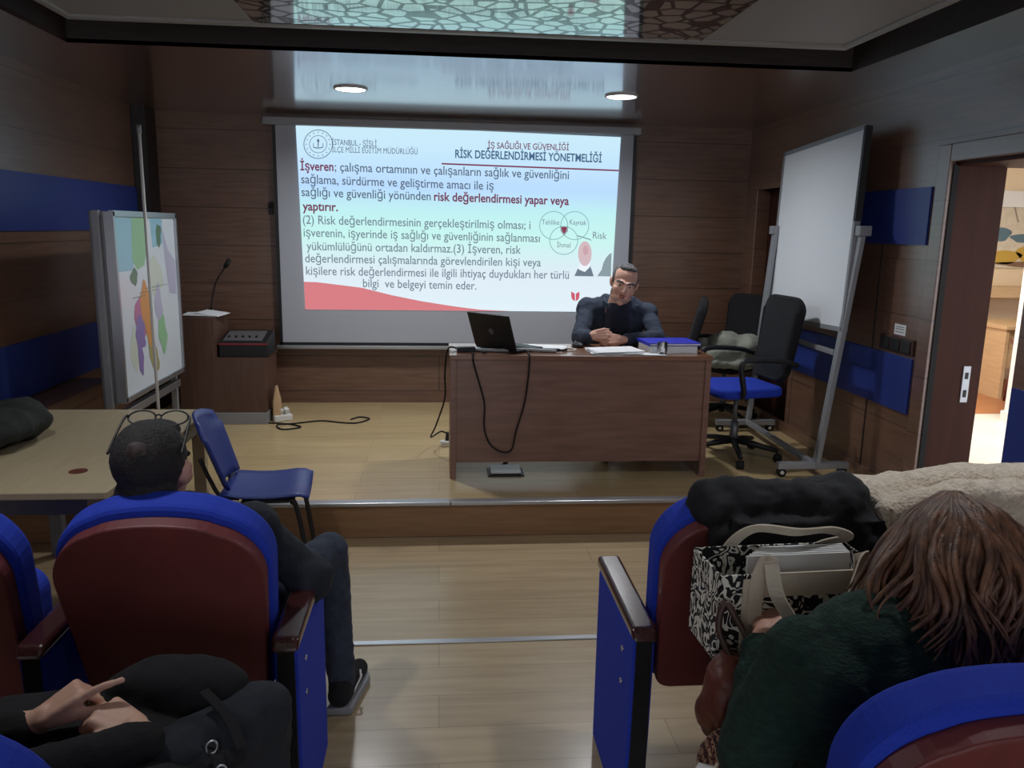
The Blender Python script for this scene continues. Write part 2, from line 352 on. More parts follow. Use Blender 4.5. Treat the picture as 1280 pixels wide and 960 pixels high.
# downlights
def downlight(x, y, label, z=ZC, power=16):
    t = thing('ceiling_downlight', label, 'ceiling light', (x, y, z), group='round ceiling downlights')
    rg = MB(); n = 32
    rg.tube([(0.1 * math.cos(2 * PI * k / n), 0.1 * math.sin(2 * PI * k / n), -0.004) for k in range(n)], 0.008, 8, True).build('rim', M['white'], t, smooth=True)
    dm = mat('lamp_diffuser', (255, 255, 255), 0.5, emit=(240, 246, 255), estr=12)
    MB().cyl((0, 0, -0.001), (0, 0, -0.007), 0.096, 0.092, 32).build('diffuser', dm, t)
    l = area('downlight_lamp', (0, 0, -0.012), (0, 0, 0), 0.17, power, (0.95, 0.97, 1.0), 160); l.parent = t
downlight(-0.56, 5.40, 'round glowing downlight above the left half of the projection screen')
downlight(1.17, 5.34, 'round glowing downlight above the right half of the projection screen')

downlight(-1.15, 2.2, 'added unseen round downlight in the ceiling island above the front left seats', 2.52, 9)  # extra out-of-view lamps, added to brighten the table and front rows
downlight(1.5, 2.2, 'added unseen round downlight in the ceiling island above the front right seats', 2.52, 9)  # second added fill lamp, also out of view

# the hall seen through the doorway
struct('hall_floor', MB().bx(XR + 0.12, 9.5, 2.0, 7.1, -0.1, 0.0), M['hall_tile'])
struct('hall_wood_floor', MB().bx(XR + 0.3, 9.5, 7.1, 10.0, -0.1, 0.004), M['hall_wood'])
struct('wall_hall', MB().bx(XR + 0.3, 9.5, 8.9, 9.05, 0, 3.0), M['hall_wall'])
struct('hall_ceiling', MB().bx(XR + 0.3, 9.5, 2.0, 9.0, 2.9, 3.0), M['hall_white'])
struct('hall_column', MB().bx(5.22, 5.55, 6.5, 6.8, 0, 2.9).bx(5.2, 5.57, 6.48, 6.82, 0, 0.1), M['hall_white'])
struct('wall_hall_right', MB().bx(9.4, 9.5, 2.0, 9.0, 0, 3.0), M['hall_wall'])
struct('trim_4', MB().bx(5.6, 9.0, 8.84, 8.9, 2.02, 2.2), M['hall_white'])
t = thing('hall_painting', 'pale abstract painting hanging on the hall wall beyond the doorway', 'painting', (6.95, 8.9, 1.75))
MB().bx(-0.62, 0.62, -0.03, 0, -0.42, 0.42).build('canvas', M['canvas'], t)
pa = MB()
for x, z, rx, rz_, k in ((-0.48, -0.04, .12, .08, 0), (-0.2, -0.08, .16, .05, 0), (0.0, 0.02, .18, .10, 0), (-0.40, -0.30, .2, .08, 1), (-0.1, -0.26, .16, .10, 1), (0.2, -0.1, .18, .14, 2), (0.0, -0.38, .5, .035, 2), (0.4, 0.1, .15, .2, 0)):
    pa.prism([(x + rx * math.cos(a) * (1 + .2 * math.sin(3 * a)), -0.031, z + rz_ * math.sin(a)) for a in [2 * PI * q / 18 for q in range(18)]], (0, -0.001, 0), k)
for x0 in (-0.42, -0.2, 0.05): pa.prism([(x0, -0.031, 0.4), (x0 + 0.02, -0.031, 0.4), (x0 + 0.14, -0.031, 0.1), (x0 + 0.12, -0.031, 0.1)], (0, -0.001, 0), 3)
pa.build('painted_shapes', mat('paint_slate', (92, 118, 130), 0.8), t, mats=[mat('paint_ochre', (196, 160, 70), 0.8), mat('paint_brown', (132, 100, 76), 0.8), mat('paint_grey', (150, 136, 122), 0.8)])
t = thing('hall_shelf', 'light wooden wall shelf below the painting in the hall', 'shelf', (6.8, 8.75, 1.02))
MB().bx(-0.65, 0.65, -0.15, 0.15, -0.02, 0.10).build('board', M['oak'], t, bevel=0.004)
for x in (-0.5, 0.5): MB().prism([(x - 0.015, 0.15, -0.02), (x - 0.015, -0.1, -0.02), (x - 0.015, 0.15, -0.2)], (0.03, 0, 0)).build('bracket', M['oak'], t)
t = thing('hall_desk', 'light wooden desk standing on the hall wood floor', 'desk', (6.55, 8.1, 0.004))
MB().bx(-0.7, 0.7, -0.35, 0.35, 0.73, 0.77).build('desktop', M['oak'], t, bevel=0.004)
MB().bx(-0.66, 0.66, -0.3, -0.27, 0.32, 0.73).build('front_panel', M['oak'], t)
for x in (-0.66, 0.66): MB().bx(x - 0.02, x + 0.02, -0.33, 0.33, 0, 0.73).build('side_panel', M['oak'], t)
t = thing('hall_tray', 'low dark tray on the hall desk', 'tray', (6.35, 7.95, 0.774))
MB().cyl((0, 0, 0), (0, 0, 0.06), 0.16, 0.18, 28).build('bowl', M['black'], t, smooth=True)
MB().tube([(0.18 * math.cos(2 * PI * k / 28), 0.18 * math.sin(2 * PI * k / 28), 0.06) for k in range(28)], 0.008, 6, True).build('rim', M['leather_dk'], t, smooth=True)
t = thing('hall_chair', 'dark padded chair with wooden legs at the hall desk', 'chair', (5.95, 7.35, 0.004), math.radians(-30))
MB().bx(-0.22, 0.22, -0.22, 0.22, 0.42, 0.48).build('seat', M['black_fab'], t, bevel=0.02)
MB().box((0, 0.22, 0.66), (0.44, 0.05, 0.26), Euler((-0.15, 0, 0))).build('backrest', M['black_fab'], t, bevel=0.02)
for x in (-0.2, 0.2):
    for y in (-0.2, 0.2): MB().cyl((x * 1.15, y * 1.2, 0), (x, y, 0.44), 0.014, 0.02).build('leg', M['oak'] if y < 0 else M['leather'], t, smooth=True)
    MB().tube(curve_pts([(x * 1.2, -0.2, 0.45), (x * 1.25, -0.18, 0.62), (x * 1.25, 0.2, 0.64)]), 0.015).build('armrest', M['leather'], t, smooth=True)

# ---------------------------------------------------------------- wall fittings
t = thing('switch_panel', 'dark three-gang switch plate on the right wall below a small white sign', 'switch', (XR, 4.30, 1.07))
MB().bx(-0.014, 0.0, -0.17, 0.17, -0.045, 0.045).build('plate', M['leather_dk'], t, bevel=0.004)
for k in range(3): MB().box((-0.017, -0.105 + 0.105 * k, 0), (0.008, 0.085, 0.07), Euler((0, 0.06, 0))).build('rocker', M['black'], t, bevel=0.003)
t = thing('wall_sign', 'small white notice above the switch plate on the right wall', 'sign', (XR, 4.29, 1.15))
MB().bx(-0.003, 0.0, -0.055, 0.055, -0.025, 0.035).build('card', M['paper'], t)
for z in (0.02, 0.008, -0.008): MB().bx(-0.0038, -0.003, -0.04, 0.04, z - 0.002, z + 0.002).build('printed_line', M['grey_metal'], t)
t = thing('wall_hook', 'small dark bracket on the back wall left of the screen', 'bracket', (-1.35, YB, 1.80))
MB().bx(-0.02, 0.02, -0.012, 0, -0.05, 0.05).build('plate', M['black'], t, bevel=0.003)
MB().tube(curve_pts([(0, -0.01, 0.02), (0, -0.05, 0.01), (0, -0.06, 0.04)]), 0.008).build('hook', M['black'], t, smooth=True)
# low wooden ledge at the left wall
t = thing('wall_ledge', 'low brown wooden ledge along the left wall behind the beige table', 'ledge', (XL + 0.09, 4.75, 0))
MB().bx(-0.085, 0.13, -0.45, 0.5, ZS + 0.44, ZS + 0.49).build('top_board', M['wall_x'], t, bevel=0.004)
MB().bx(-0.085, 0.10, -0.42, 0.47, ZS, ZS + 0.44).build('body', M['wall_x'], t)

# ---------------------------------------------------------------- projection screen with the slide
YS = 6.64
t = thing('projection_screen', 'large pull-down projection screen showing a lit slide with Turkish text on the back wall', 'projection screen', (0, YS, 0))
def sp(px, py, dy=0.0):
    v = at(px, py, YS); return Vector((v.x, dy, v.z))
MB().bx(-1.37, 1.63, -0.03, 0.06, 2.435, 2.50).build('screen_case', M['alu_matt'], t, bevel=0.012, segs=3)
MB().poly([(-1.285, 0.006, 2.44), (1.575, 0.006, 2.44), (1.60, 0.006, 0.70), (-1.285, 0.006, 0.70)]).build('screen_fabric', M['screen_fab'], t)
MB().bx(-1.30, -1.275, 0.002, 0.005, 0.70, 2.44).bx(1.572, 1.6, 0.002, 0.005, 0.70, 2.44).bx(-1.30, 1.6, 0.002, 0.005, 0.705, 0.728).build('black_border', M['black'], t)
MB().bx(-1.33, 1.64, -0.012, 0.02, 0.672, 0.705).build('bottom_bar', M['alu'], t, bevel=0.008, segs=3)
def slide_mat():
    m = bpy.data.materials.new('slide_light'); m.use_nodes = True; nt = m.node_tree; b = nt.nodes['Principled BSDF']
    b.inputs['Base Color'].default_value = (0.02, 0.02, 0.02, 1); b.inputs['Specular IOR Level'].default_value = 0
    tc = nt.nodes.new('ShaderNodeTexCoord'); s = nt.nodes.new('ShaderNodeSeparateXYZ'); nt.links.new(tc.outputs['Object'], s.inputs[0])
    mr = nt.nodes.new('ShaderNodeMapRange'); mr.inputs[1].default_value = 1.0; mr.inputs[2].default_value = 2.45; nt.links.new(s.outputs[2], mr.inputs[0])
    r = nt.nodes.new('ShaderNodeValToRGB'); e = r.color_ramp.elements
    e[0].position = 0.0; e[0].color = rgb(226, 242, 250); e[1].position = 1.0; e[1].color = rgb(203, 236, 250)
    for p, c in ((0.22, (222, 236, 246)), (0.42, (200, 246, 240)), (0.56, (192, 240, 244)), (0.68, (186, 220, 255)), (0.88, (200, 234, 253))):
        x = e.new(p); x.color = rgb(*c)
    nt.links.new(mr.outputs[0], r.inputs[0]); nt.links.new(r.outputs[0], b.inputs['Emission Color']); b.inputs['Emission Strength'].default_value = 1.0
    return m
def emat(name, c):
    m = mat(name, (4, 4, 4), 0.9, emit=c, spec=0); return m
slide = MB().poly([sp(369.5, 153.3), sp(776, 171.5), sp(762.5, 390), sp(381.6, 386.8)]).build('slide_image', slide_mat(), t)
T_DK, T_GR, T_MR, T_NV = emat('slide_text_slate', (92, 108, 128)), emat('slide_text_grey', (116, 134, 148)), emat('slide_text_maroon', (120, 66, 92)), emat('slide_text_blue', (74, 104, 136))
E_RED, E_LINE, E_PINK, E_SUIT, E_HAIR = emat('slide_red', (216, 128, 134)), emat('slide_rule', (124, 58, 86)), emat('slide_skin', (212, 186, 192)), emat('slide_suit', (112, 126, 140)), emat('slide_rock', (140, 158, 164))
E_DKRED = emat('slide_dark_red', (140, 62, 84)); E_EMB = emat('slide_emblem', (206, 92, 112)); E_WHITE = emat('slide_collar', (236, 246, 252))
def text(s, x0, y0, x1, y1, m, bold=0.0):
    """one printed line from its left to its right end on the baseline"""
    a, b = sp(x0, y0, -0.003), sp(x1, y1, -0.003)
    c = bpy.data.curves.new('text_line', 'FONT'); c.body = s; c.size = 1.0; c.offset = bold; c.resolution_u = 3
    o = bpy.data.objects.new('text_line', c); COL.objects.link(o); bpy.context.view_layer.update()
    xs = [v[0] for v in o.bound_box]; wd = max(xs) - min(xs); mn = min(xs)
    dg = bpy.context.evaluated_depsgraph_get(); me = bpy.data.meshes.new_from_object(o.evaluated_get(dg)); bpy.data.objects.remove(o)
    k = (b - a).length / wd; hgt = TH
    d = (b - a).normalized(); upv = Vector((0, 0, 1)); nx = Vector((0, -1, 0))
    me.transform(Matrix(((d.x * k, 0, 0, a.x), (0, 0, -1, a.y), (d.z * k, hgt, 0, a.z), (0, 0, 0, 1))) @ Matrix.Translation((-mn, 0, 0)))
    me.materials.clear(); me.materials.append(m)
    q = bpy.data.objects.new('text_line', me); COL.objects.link(q); q.parent = slide; return q
TH = 0.062
text('İSTANBUL - ŞİŞLİ', 415, 181, 471, 183.5, T_DK, 0.004); text('İLÇE MİLLİ EĞİTİM MÜDÜRLÜĞÜ', 415, 190.3, 522, 193, T_DK, 0.0)
TH = 0.068
text('İŞ SAĞLIĞI VE GÜVENLİĞİ', 609.7, 185.5, 711, 188, T_MR, 0.012)
TH = 0.088
text('RİSK DEĞERLENDİRMESİ YÖNETMELİĞİ', 569, 197, 752, 203, T_NV, 0.022)
TH = 0.098
text('İşveren', 375.6, 212.8, 417, 213.6, T_MR, 0.022)
text('; çalışma ortamının ve çalışanların sağlık ve güvenliğini', 418.5, 213.7, 711, 224, T_DK, 0.008)
text('sağlama, sürdürme ve geliştirme amacı ile iş', 376.6, 229, 617, 237.5, T_DK, 0.008)
text('sağlığı ve güvenliği yönünden', 377, 245, 538.5, 250.5, T_DK, 0.008)
text('risk değerlendirmesi yapar veya', 542.5, 250.7, 711, 256.3, T_MR, 0.022)
text('yaptırır.', 378.4, 262.8, 422.5, 263.9, T_MR, 0.022)
text('(2) Risk değerlendirmesinin gerçekleştirilmiş olması; i', 378.8, 279.7, 663, 286.6, T_GR, 0.006)
text('işverenin, işyerinde iş sağlığı ve güvenliğinin sağlanması', 379.7, 295.6, 674.7, 302.7, T_GR, 0.006)
text('yükümlülüğünü ortadan kaldırmaz.(3) İşveren, risk', 383.5, 312.5, 651, 317.3, T_GR, 0.006)
text('değerlendirmesi çalışmalarında görevlendirilen kişi veya', 381.6, 327.8, 676, 333, T_GR, 0.006)
text('kişilere risk değerlendirmesi ile ilgili ihtiyaç duydukları her türlü', 382.7, 343.4, 711, 348.6, T_GR, 0.006)
text('bilgi  ve belgeyi temin eder.', 453.8, 358.8, 595.6, 362, T_GR, 0.006)
TH = 0.058
text('Tehlike', 677, 280.5, 699, 281, T_GR); text('Kaynak', 712, 280.5, 733, 281.5, T_GR); text('İhmal', 696, 309, 713, 309.5, T_GR)
TH = 0.08
text('Risk', 741, 298, 758, 299, T_GR)
def spoly(name, pts, m, dy=-0.002): return MB().poly([sp(x, y, dy) for x, y in pts]).build(name, m, slide)
def ring(name, cx, cy, r, wd, m, dy=-0.0025, n=48):
    mb = MB()
    P = lambda k, rr: sp(cx + rr * math.cos(2 * PI * k / n), cy + rr * math.sin(2 * PI * k / n), dy)
    for k in range(n): mb.poly([P(k, r), P(k + 1, r), P(k + 1, r - wd), P(k, r - wd)])
    return mb.build(name, m, slide)
spoly('red_wave', [(379.9, 352.2), (396, 352.7), (415, 355), (452.5, 359.7), (490, 369), (527.5, 376.6), (565, 382.5), (580, 384.6), (600, 387), (640, 389), (580, 388.4), (381.6, 386.8)], E_RED)
spoly('title_rule', [(552, 203.7), (773.3, 212.3), (773.3, 214.2), (552, 205.6)], E_LINE)
for cx, cy in ((692, 281.8), (718.4, 282), (704.6, 300.5)): ring('diagram_circle', cx, cy, 18, 1.0, emat('slide_circle', (140, 186, 190)))
spoly('diagram_arrow', [(722, 294), (738, 299), (740, 302), (738, 300.2), (721.5, 295)], T_GR)
spoly('diagram_core', [(700, 282.5), (710.2, 282.8), (709.5, 289), (705, 295), (701, 289)], E_DKRED)
spoly('picture_rock', [(746.5, 345.2), (752, 337), (754, 329), (757, 323), (761, 318), (764.5, 316), (763.5, 345.6)], E_HAIR)
spoly('picture_suit', [(718, 345), (722, 336), (726, 331), (737, 331), (739.5, 337), (742, 345.5)], E_SUIT, -0.0022)
spoly('picture_collar', [(722.5, 336), (725, 329), (738, 329), (737, 334), (731, 340), (726, 338)], E_WHITE, -0.0026)
spoly('picture_face', [(731 + 8.5 * math.cos(a), 317 + 15.5 * math.sin(a)) for a in [2 * PI * k / 24 for k in range(24)]], E_PINK, -0.003)
spoly('picture_cheek', [(732 + 3.4 * math.cos(a), 313 + 6 * math.sin(a)) for a in [2 * PI * k / 16 for k in range(16)]], emat('slide_cheek', (204, 164, 174)), -0.0034)
spoly('emblem_leaf', [(713.9, 364.2), (718.4, 367), (718.6, 376.5), (715, 374), (714, 370)], E_EMB)
spoly('emblem_leaf', [(724.2, 364.6), (719.8, 367), (719.6, 376.6), (723, 374.2), (724.3, 370)], E_EMB)
# round crest: two rings, a circle of stars, a torch over an open book
ring('crest_ring', 397.8, 180.3, 18.3, 0.9, T_DK); ring('crest_ring', 397.8, 180.3, 11.2, 0.8, T_GR)
cm = MB()
for k in range(16):
    a = 2 * PI * k / 16; cx, cy = 397.8 + 14.8 * math.cos(a), 180.3 + 14.8 * math.sin(a)
    cm.poly([sp(cx + q * math.cos(b), cy + q * math.sin(b), -0.0025) for q, b in [((1.1 if j % 2 == 0 else 0.5), PI * j / 5) for j in range(10)]])
cm.build('crest_stars', T_DK, slide)
bk = MB()
for s_ in (-1, 1):
    bk.poly([sp(397.8 + s_ * x, y, -0.0025) for x, y in ((0.4, 186), (0.4, 184.7), (6, 183.5), (6, 184.7))]); bk.poly([sp(397.8 + s_ * x, y, -0.0025) for x, y in ((5.6, 184), (6.4, 184), (6.4, 179), (5.6, 179))])
bk.poly([sp(x, y, -0.0025) for x, y in ((397.3, 185), (398.3, 185), (398.5, 178), (397.1, 178))])
bk.poly([sp(x, y, -0.0025) for x, y in ((396.3, 177.6), (399.3, 177.6), (399.2, 175.3), (397.9, 173), (396.4, 175.3))])
bk.build('crest_book_and_torch', T_DK, slide)

# ---------------------------------------------------------------- the lecturer's desk and what lies on it
ZT = 0.95
t = thing('teacher_desk', 'long reddish-brown wooden desk with a full front panel on the stage', 'desk', (0.845, 4.84, ZS))
MB().bx(-0.785, 0.785, -0.25, 0.25, 0.722, 0.75).build('desktop', M['mahog_top'], t, bevel=0.004)
MB().bx(-0.745, 0.745, -0.232, -0.212, 0.10, 0.722).build('front_panel', M['mahog'], t)
for s_ in (-1, 1): MB().bx(s_ * 0.763 - 0.018, s_ * 0.763 + 0.018, -0.24, 0.24, 0.0, 0.722).build('side_panel', M['mahog'], t, bevel=0.002)

def laptop():
    t = thing('laptop', 'open black laptop seen from behind on the desk', 'laptop', (0.43, 4.86, ZT), math.radians(133))
    MB().bx(-0.17, 0.17, -0.12, 0.12, 0.004, 0.02).build('base', M['black'], t, bevel=0.004)
    kb = MB()
    for r_ in range(5):
        for c_ in range(13): kb.bx(-0.15 + c_ * 0.0231, -0.131 + c_ * 0.0231, -0.02 + r_ * 0.025, 0.0 + r_ * 0.025, 0.019, 0.0225)
    kb.build('keyboard', M['rubber'], t)
    lid = MB().bx(-0.17, 0.17, -0.005, 0.005, 0.0, 0.225).build('lid', M['black'], t, bevel=0.004)
    lid.location = (0, 0.122, 0.018); lid.rotation_euler = (math.radians(-20), 0, 0)
    MB().bx(-0.155, 0.155, -0.0062, -0.005, 0.015, 0.21).build('display', M['navy'], lid)
    MB().cyl((0, 0.005, 0.112), (0, 0.0065, 0.112), 0.019, seg=24).build('round_logo', M['grey_metal'], lid)
    return t
laptop()
def single(name, mb, m, label, cat, loc=(0, 0, 0), rz=0, group=None, **k):
    o = mb.build(name, m, **k); o.location = loc; o.rotation_euler = (0, 0, rz); return setp(o, label, cat, group)
# charger, cables
t = thing('power_adapter', 'small black adapter block at the left end of the desk', 'adapter', (0.16, 4.73, ZT), 0.15)
MB().bx(-0.055, 0.055, -0.025, 0.025, 0, 0.03).build('block', M['black'], t, bevel=0.006)
MB().tube(curve_pts([(0.05, 0, 0.012), (0.08, -0.03, 0.006), (0.11, -0.06, 0.005), (0.08, -0.09, 0.005)]), 0.0035).build('lead', M['black'], t, smooth=True)
single('laptop_cable', MB().tube(curve_pts([(0.22, 4.735, ZT + 0.012), (0.30, 4.72, ZT + 0.012), (0.42, 4.715, ZT + 0.012), (0.52, 4.72, ZT + 0.016), (0.62, 4.71, ZT + 0.012), (0.70, 4.70, ZT + 0.01)], 10), 0.011), M['alu_matt'],
       'thick grey sleeved cable lying along the desk in front of the laptop', 'cable', smooth=True)
single('plug_connector', MB().cap((0.62, 4.745, ZT + 0.012), (0.72, 4.73, ZT + 0.012), 0.010).cap((0.72, 4.73, ZT + 0.012), (0.77, 4.76, ZT + 0.01), 0.006), M['black'], 'black cable plug lying beside the laptop on the desk', 'cable plug', smooth=True)
single('thin_cable', MB().tube(curve_pts([(0.56, 4.90, ZT + 0.004), (0.66, 4.84, ZT + 0.004), (0.76, 4.88, ZT + 0.004), (0.84, 4.82, ZT + 0.004), (0.78, 4.76, ZT + 0.004), (0.70, 4.79, ZT + 0.004)], 8), 0.004), M['white'], 'thin white cable curled on the desk between laptop and papers', 'cable', smooth=True)
def hang(x, z): return (x, 4.58, z)
single('hanging_cable', MB().tube(curve_pts([(0.19, 4.66, ZT + 0.006), (0.195, 4.60, ZT + 0.008), hang(0.20, 0.90), hang(0.235, 0.78), hang(0.265, 0.66), hang(0.265, 0.52), hang(0.30, 0.42), hang(0.37, 0.372), hang(0.43, 0.385), hang(0.455, 0.50), hang(0.50, 0.66), hang(0.52, 0.82), hang(0.525, 0.92), (0.525, 4.60, ZT + 0.008), (0.525, 4.68, ZT + 0.006)], 8), 0.0055), M['rubber'],
       'dark cable drooping in a loop over the front of the desk', 'cable', smooth=True)
t = thing('mouse', 'small black computer mouse beside the lecturer\'s hands', 'mouse', (0.87, 4.94, ZT), 0.4)
MB().ell((0, 0, 0.012), (0.03, 0.052, 0.022)).build('shell', M['black'], t, smooth=True)
MB().cyl((-0.003, 0.03, 0.031), (0.003, 0.03, 0.031), 0.006).build('wheel', M['grey_metal'], t)
def sheet(name, loc, rz, w_, d_, label, cat, n=1, m='paper', group=None):
    mb = MB()
    for k in range(n): mb.box((random.uniform(-.012, .012), random.uniform(-.01, .01), 0.002 + 0.003 * k), (w_, d_, 0.002), Euler((0, 0, random.uniform(-.12, .12))))
    return single(name, mb, M[m], label, cat, loc, rz, group)
sheet('paper_stack', (1.06, 4.72, ZT), 0.1, 0.30, 0.21, 'loose stack of white papers in front of the lecturer on the desk', 'papers', 7)
sheet('paper_sheet', (1.24, 4.655, ZT), -0.06, 0.24, 0.10, 'white sheet at the front edge of the desk beside the glass', 'paper', 2)
sheet('paper_sheet', (0.66, 4.90, ZT), -0.25, 0.24, 0.20, 'white sheet lying behind the cables to the right of the laptop', 'paper', 2)
single('pen', MB().cap((0.90, 4.83, ZT + 0.006), (1.03, 4.80, ZT + 0.006), 0.0045), M['red_trim'], 'thin red pen lying on the desk below the lecturer\'s hands', 'pen', smooth=True)
def binder(name, loc, rz, w_, d_, h_, cov, label):
    t = thing(name, label, 'binder', loc, rz, None)
    MB().bx(-w_ / 2 + .008, w_ / 2 - .004, -d_ / 2 + .004, d_ / 2 - .004, 0.004, h_ - 0.004).build('pages', M['paper'], t)
    c = MB().bx(-w_ / 2, w_ / 2, -d_ / 2, d_ / 2, h_ - 0.004, h_).bx(-w_ / 2, w_ / 2, -d_ / 2, d_ / 2, 0, 0.004).bx(-w_ / 2, -w_ / 2 + 0.005, -d_ / 2, d_ / 2, 0, h_)
    c.build('cover', M[cov], t, bevel=0.0015)
    return t
binder('lever_arch_folder', (1.41, 4.80, ZT), math.radians(8), 0.30, 0.22, 0.045, 'white', 'thick pale folder lying under the blue folder on the desk')
binder('lever_arch_folder', (1.415, 4.815, ZT + 0.045), math.radians(4), 0.33, 0.25, 0.018, 'folder_blue', 'bright blue folder lying on top of the pale folder')
t = thing('water_glass', 'clear drinking glass standing in front of the blue folder', 'glass', (1.335, 4.655, ZT))
gm = bpy.data.materials.new('clear_glass'); gm.use_nodes = True
gm.node_tree.nodes['Principled BSDF'].inputs['Transmission Weight'].default_value = 1; gm.node_tree.nodes['Principled BSDF'].inputs['Roughness'].default_value = 0.03
gb = MB(); prof = [(0.0, 0.0), (0.026, 0.0), (0.032, 0.075), (0.030, 0.075), (0.0245, 0.006), (0.0, 0.006)]; n = 24; rings = [[gb.b.verts.new((r_ * math.cos(2 * PI * k / n), r_ * math.sin(2 * PI * k / n), z_)) for k in range(n)] for r_, z_ in prof[1:-1]]
for A, B in zip(rings, rings[1:]):
    for k in range(n): gb.b.faces.new((A[k], A[(k + 1) % n], B[(k + 1) % n], B[k]))
gb.b.faces.new(rings[0][::-1]); gb.b.faces.new(rings[-1]); gb.build('tumbler', gm, t, smooth=True)

# power cord and strip on the stage, floor socket under the desk
t = thing('power_strip', 'white power strip on the stage floor left of the desk', 'power strip', (0.06, 5.34, ZS), 0.25)
MB().bx(-0.05, 0.24, -0.03, 0.03, 0, 0.04).build('body', M['white'], t, bevel=0.008)
for k in range(3): MB().cyl((0.0 + 0.075 * k, 0, 0.038), (0.0 + 0.075 * k, 0, 0.042), 0.02).build('socket', M['alu_matt'], t)
t = thing('hanging_lead', 'black power cord hanging from the desk\'s left end to the white strip', 'cord')
MB().tube(curve_pts([(0.12, 4.80, ZT + 0.008), (0.055, 4.82, ZT + 0.004), (0.035, 4.86, 0.80), (0.035, 4.95, 0.62), (-0.02, 5.05, 0.42), (-0.055, 5.2, 0.30), (0.01, 5.31, 0.31), (0.055, 5.335, 0.29)], 8), 0.0055).build('wire', M['rubber'], t, smooth=True)
MB().cyl((0.058, 5.34, ZS + 0.042), (0.056, 5.338, ZS + 0.10), 0.017, 0.009).build('plug', M['black'], t, smooth=True)
t = thing('floor_socket', 'open floor socket box with a white lid under the desk front', 'floor socket', (0.40, 4.72, ZS))
MB().bx(-0.105, 0.115, -0.085, 0.075, 0, 0.008).build('frame', M['black'], t)
MB().box((0.005, 0.0, 0.022), (0.185, 0.13, 0.014), Euler((math.radians(3), 0, 0))).build('lid', M['white'], t, bevel=0.003)
MB().cap((-0.01, 0.085, 0.012), (0.02, 0.10, 0.035), 0.012).cap((-0.04, 0.09, 0.01), (0.05, 0.085, 0.012), 0.009).build('plug', M['black'], t, smooth=True)

# ---------------------------------------------------------------- office chairs
def office_chair(loc, rz, label, seat='black_fab', tilt=10, group='office chairs on the stage'):
    """faces +y locally"""
    t = thing('office_chair', label, 'office chair', loc, rz, group)
    s = MB().prism([(x, y - 0.24, 0.44) for x, y in rrect(0.42, 0.48, 0.48, 0.08, 0.1)], (0, 0, 0.065)).build('seat', M[seat], t, bevel=0.025, segs=3)
    a = math.radians(tilt); back = MB()
    P = [(u, v) for u, v in rrect(0.38, 0.42, 0.56, 0.08, 0.1)]
    n = Vector((0, math.cos(a), math.sin(a)))
    pts = [(u, -0.25 - v * math.sin(a) - 0.03 * math.sin(PI * v / 0.56), 0.52 + v * math.cos(a)) for u, v in P]
    back.prism(pts, (0, 0.06, 0.01)).build('backrest', M['black_fab'], t, bevel=0.02, segs=3)
    MB().tube(curve_pts([(0, -0.05, 0.42), (0, -0.24, 0.43), (0, -0.31, 0.50), (0, -0.33, 0.68)]), 0.02, flat=(0.06, 0.012), upv=(0, 0.5, 0.8)).build('back_bracket', M['black'], t)
    for s_ in (-1, 1):
        MB().tube(curve_pts([(s_ * 0.21, 0.08, 0.45), (s_ * 0.265, 0.10, 0.50), (s_ * 0.27, 0.13, 0.66), (s_ * 0.27, 0.07, 0.70), (s_ * 0.27, -0.14, 0.69), (s_ * 0.265, -0.26, 0.66)]), 0.018).build('armrest', M['black'], t, smooth=True)
    MB().cyl((0, 0, 0.10), (0, 0, 0.24), 0.028).cyl((0, 0, 0.22), (0, 0, 0.44), 0.016).build('gas_column', M['grey_metal'], t, smooth=True)
    MB().tube([(0.04, 0.02, 0.425), (0.22, 0.04, 0.415)], 0.007).build('height_lever', M['chrome'], t)
    for k in range(5):
        b = 2 * PI * k / 5 + 0.3; cx, cy = math.cos(b), math.sin(b)
        leg = MB().tube([(0.02 * cx, 0.02 * cy, 0.115), (0.15 * cx, 0.15 * cy, 0.10), (0.29 * cx, 0.29 * cy, 0.075)], [0.024, 0.02, 0.015]).build('base_leg', M['black'], t, smooth=True)
        MB().cyl((0.29 * cx - 0.022 * cy, 0.29 * cy + 0.022 * cx, 0.028), (0.29 * cx + 0.022 * cy, 0.29 * cy - 0.022 * cx, 0.028), 0.028).build('caster', M['rubber'], leg, smooth=True)
    return t
C3 = office_chair((1.96, 5.03, ZS), math.radians(98), 'office chair with a bright blue seat beside the desk\'s right end', 'blue_fab', 9)
C1 = office_chair((1.66, 5.95, ZS), math.radians(72), 'black office chair turned sideways behind the lecturer', tilt=14)
C2 = office_chair((2.27, 6.12, ZS), math.radians(125), 'black office chair against the back wall behind the grey-green garment')
C1.scale = (0.95, 0.95, 0.93); C2.scale = (0.92, 0.92, 0.92)
C4 = office_chair((1.20, 5.50, ZS), math.radians(180), 'black office chair the lecturer is sitting on')
C4.scale = (0.95, 0.95, 0.86)

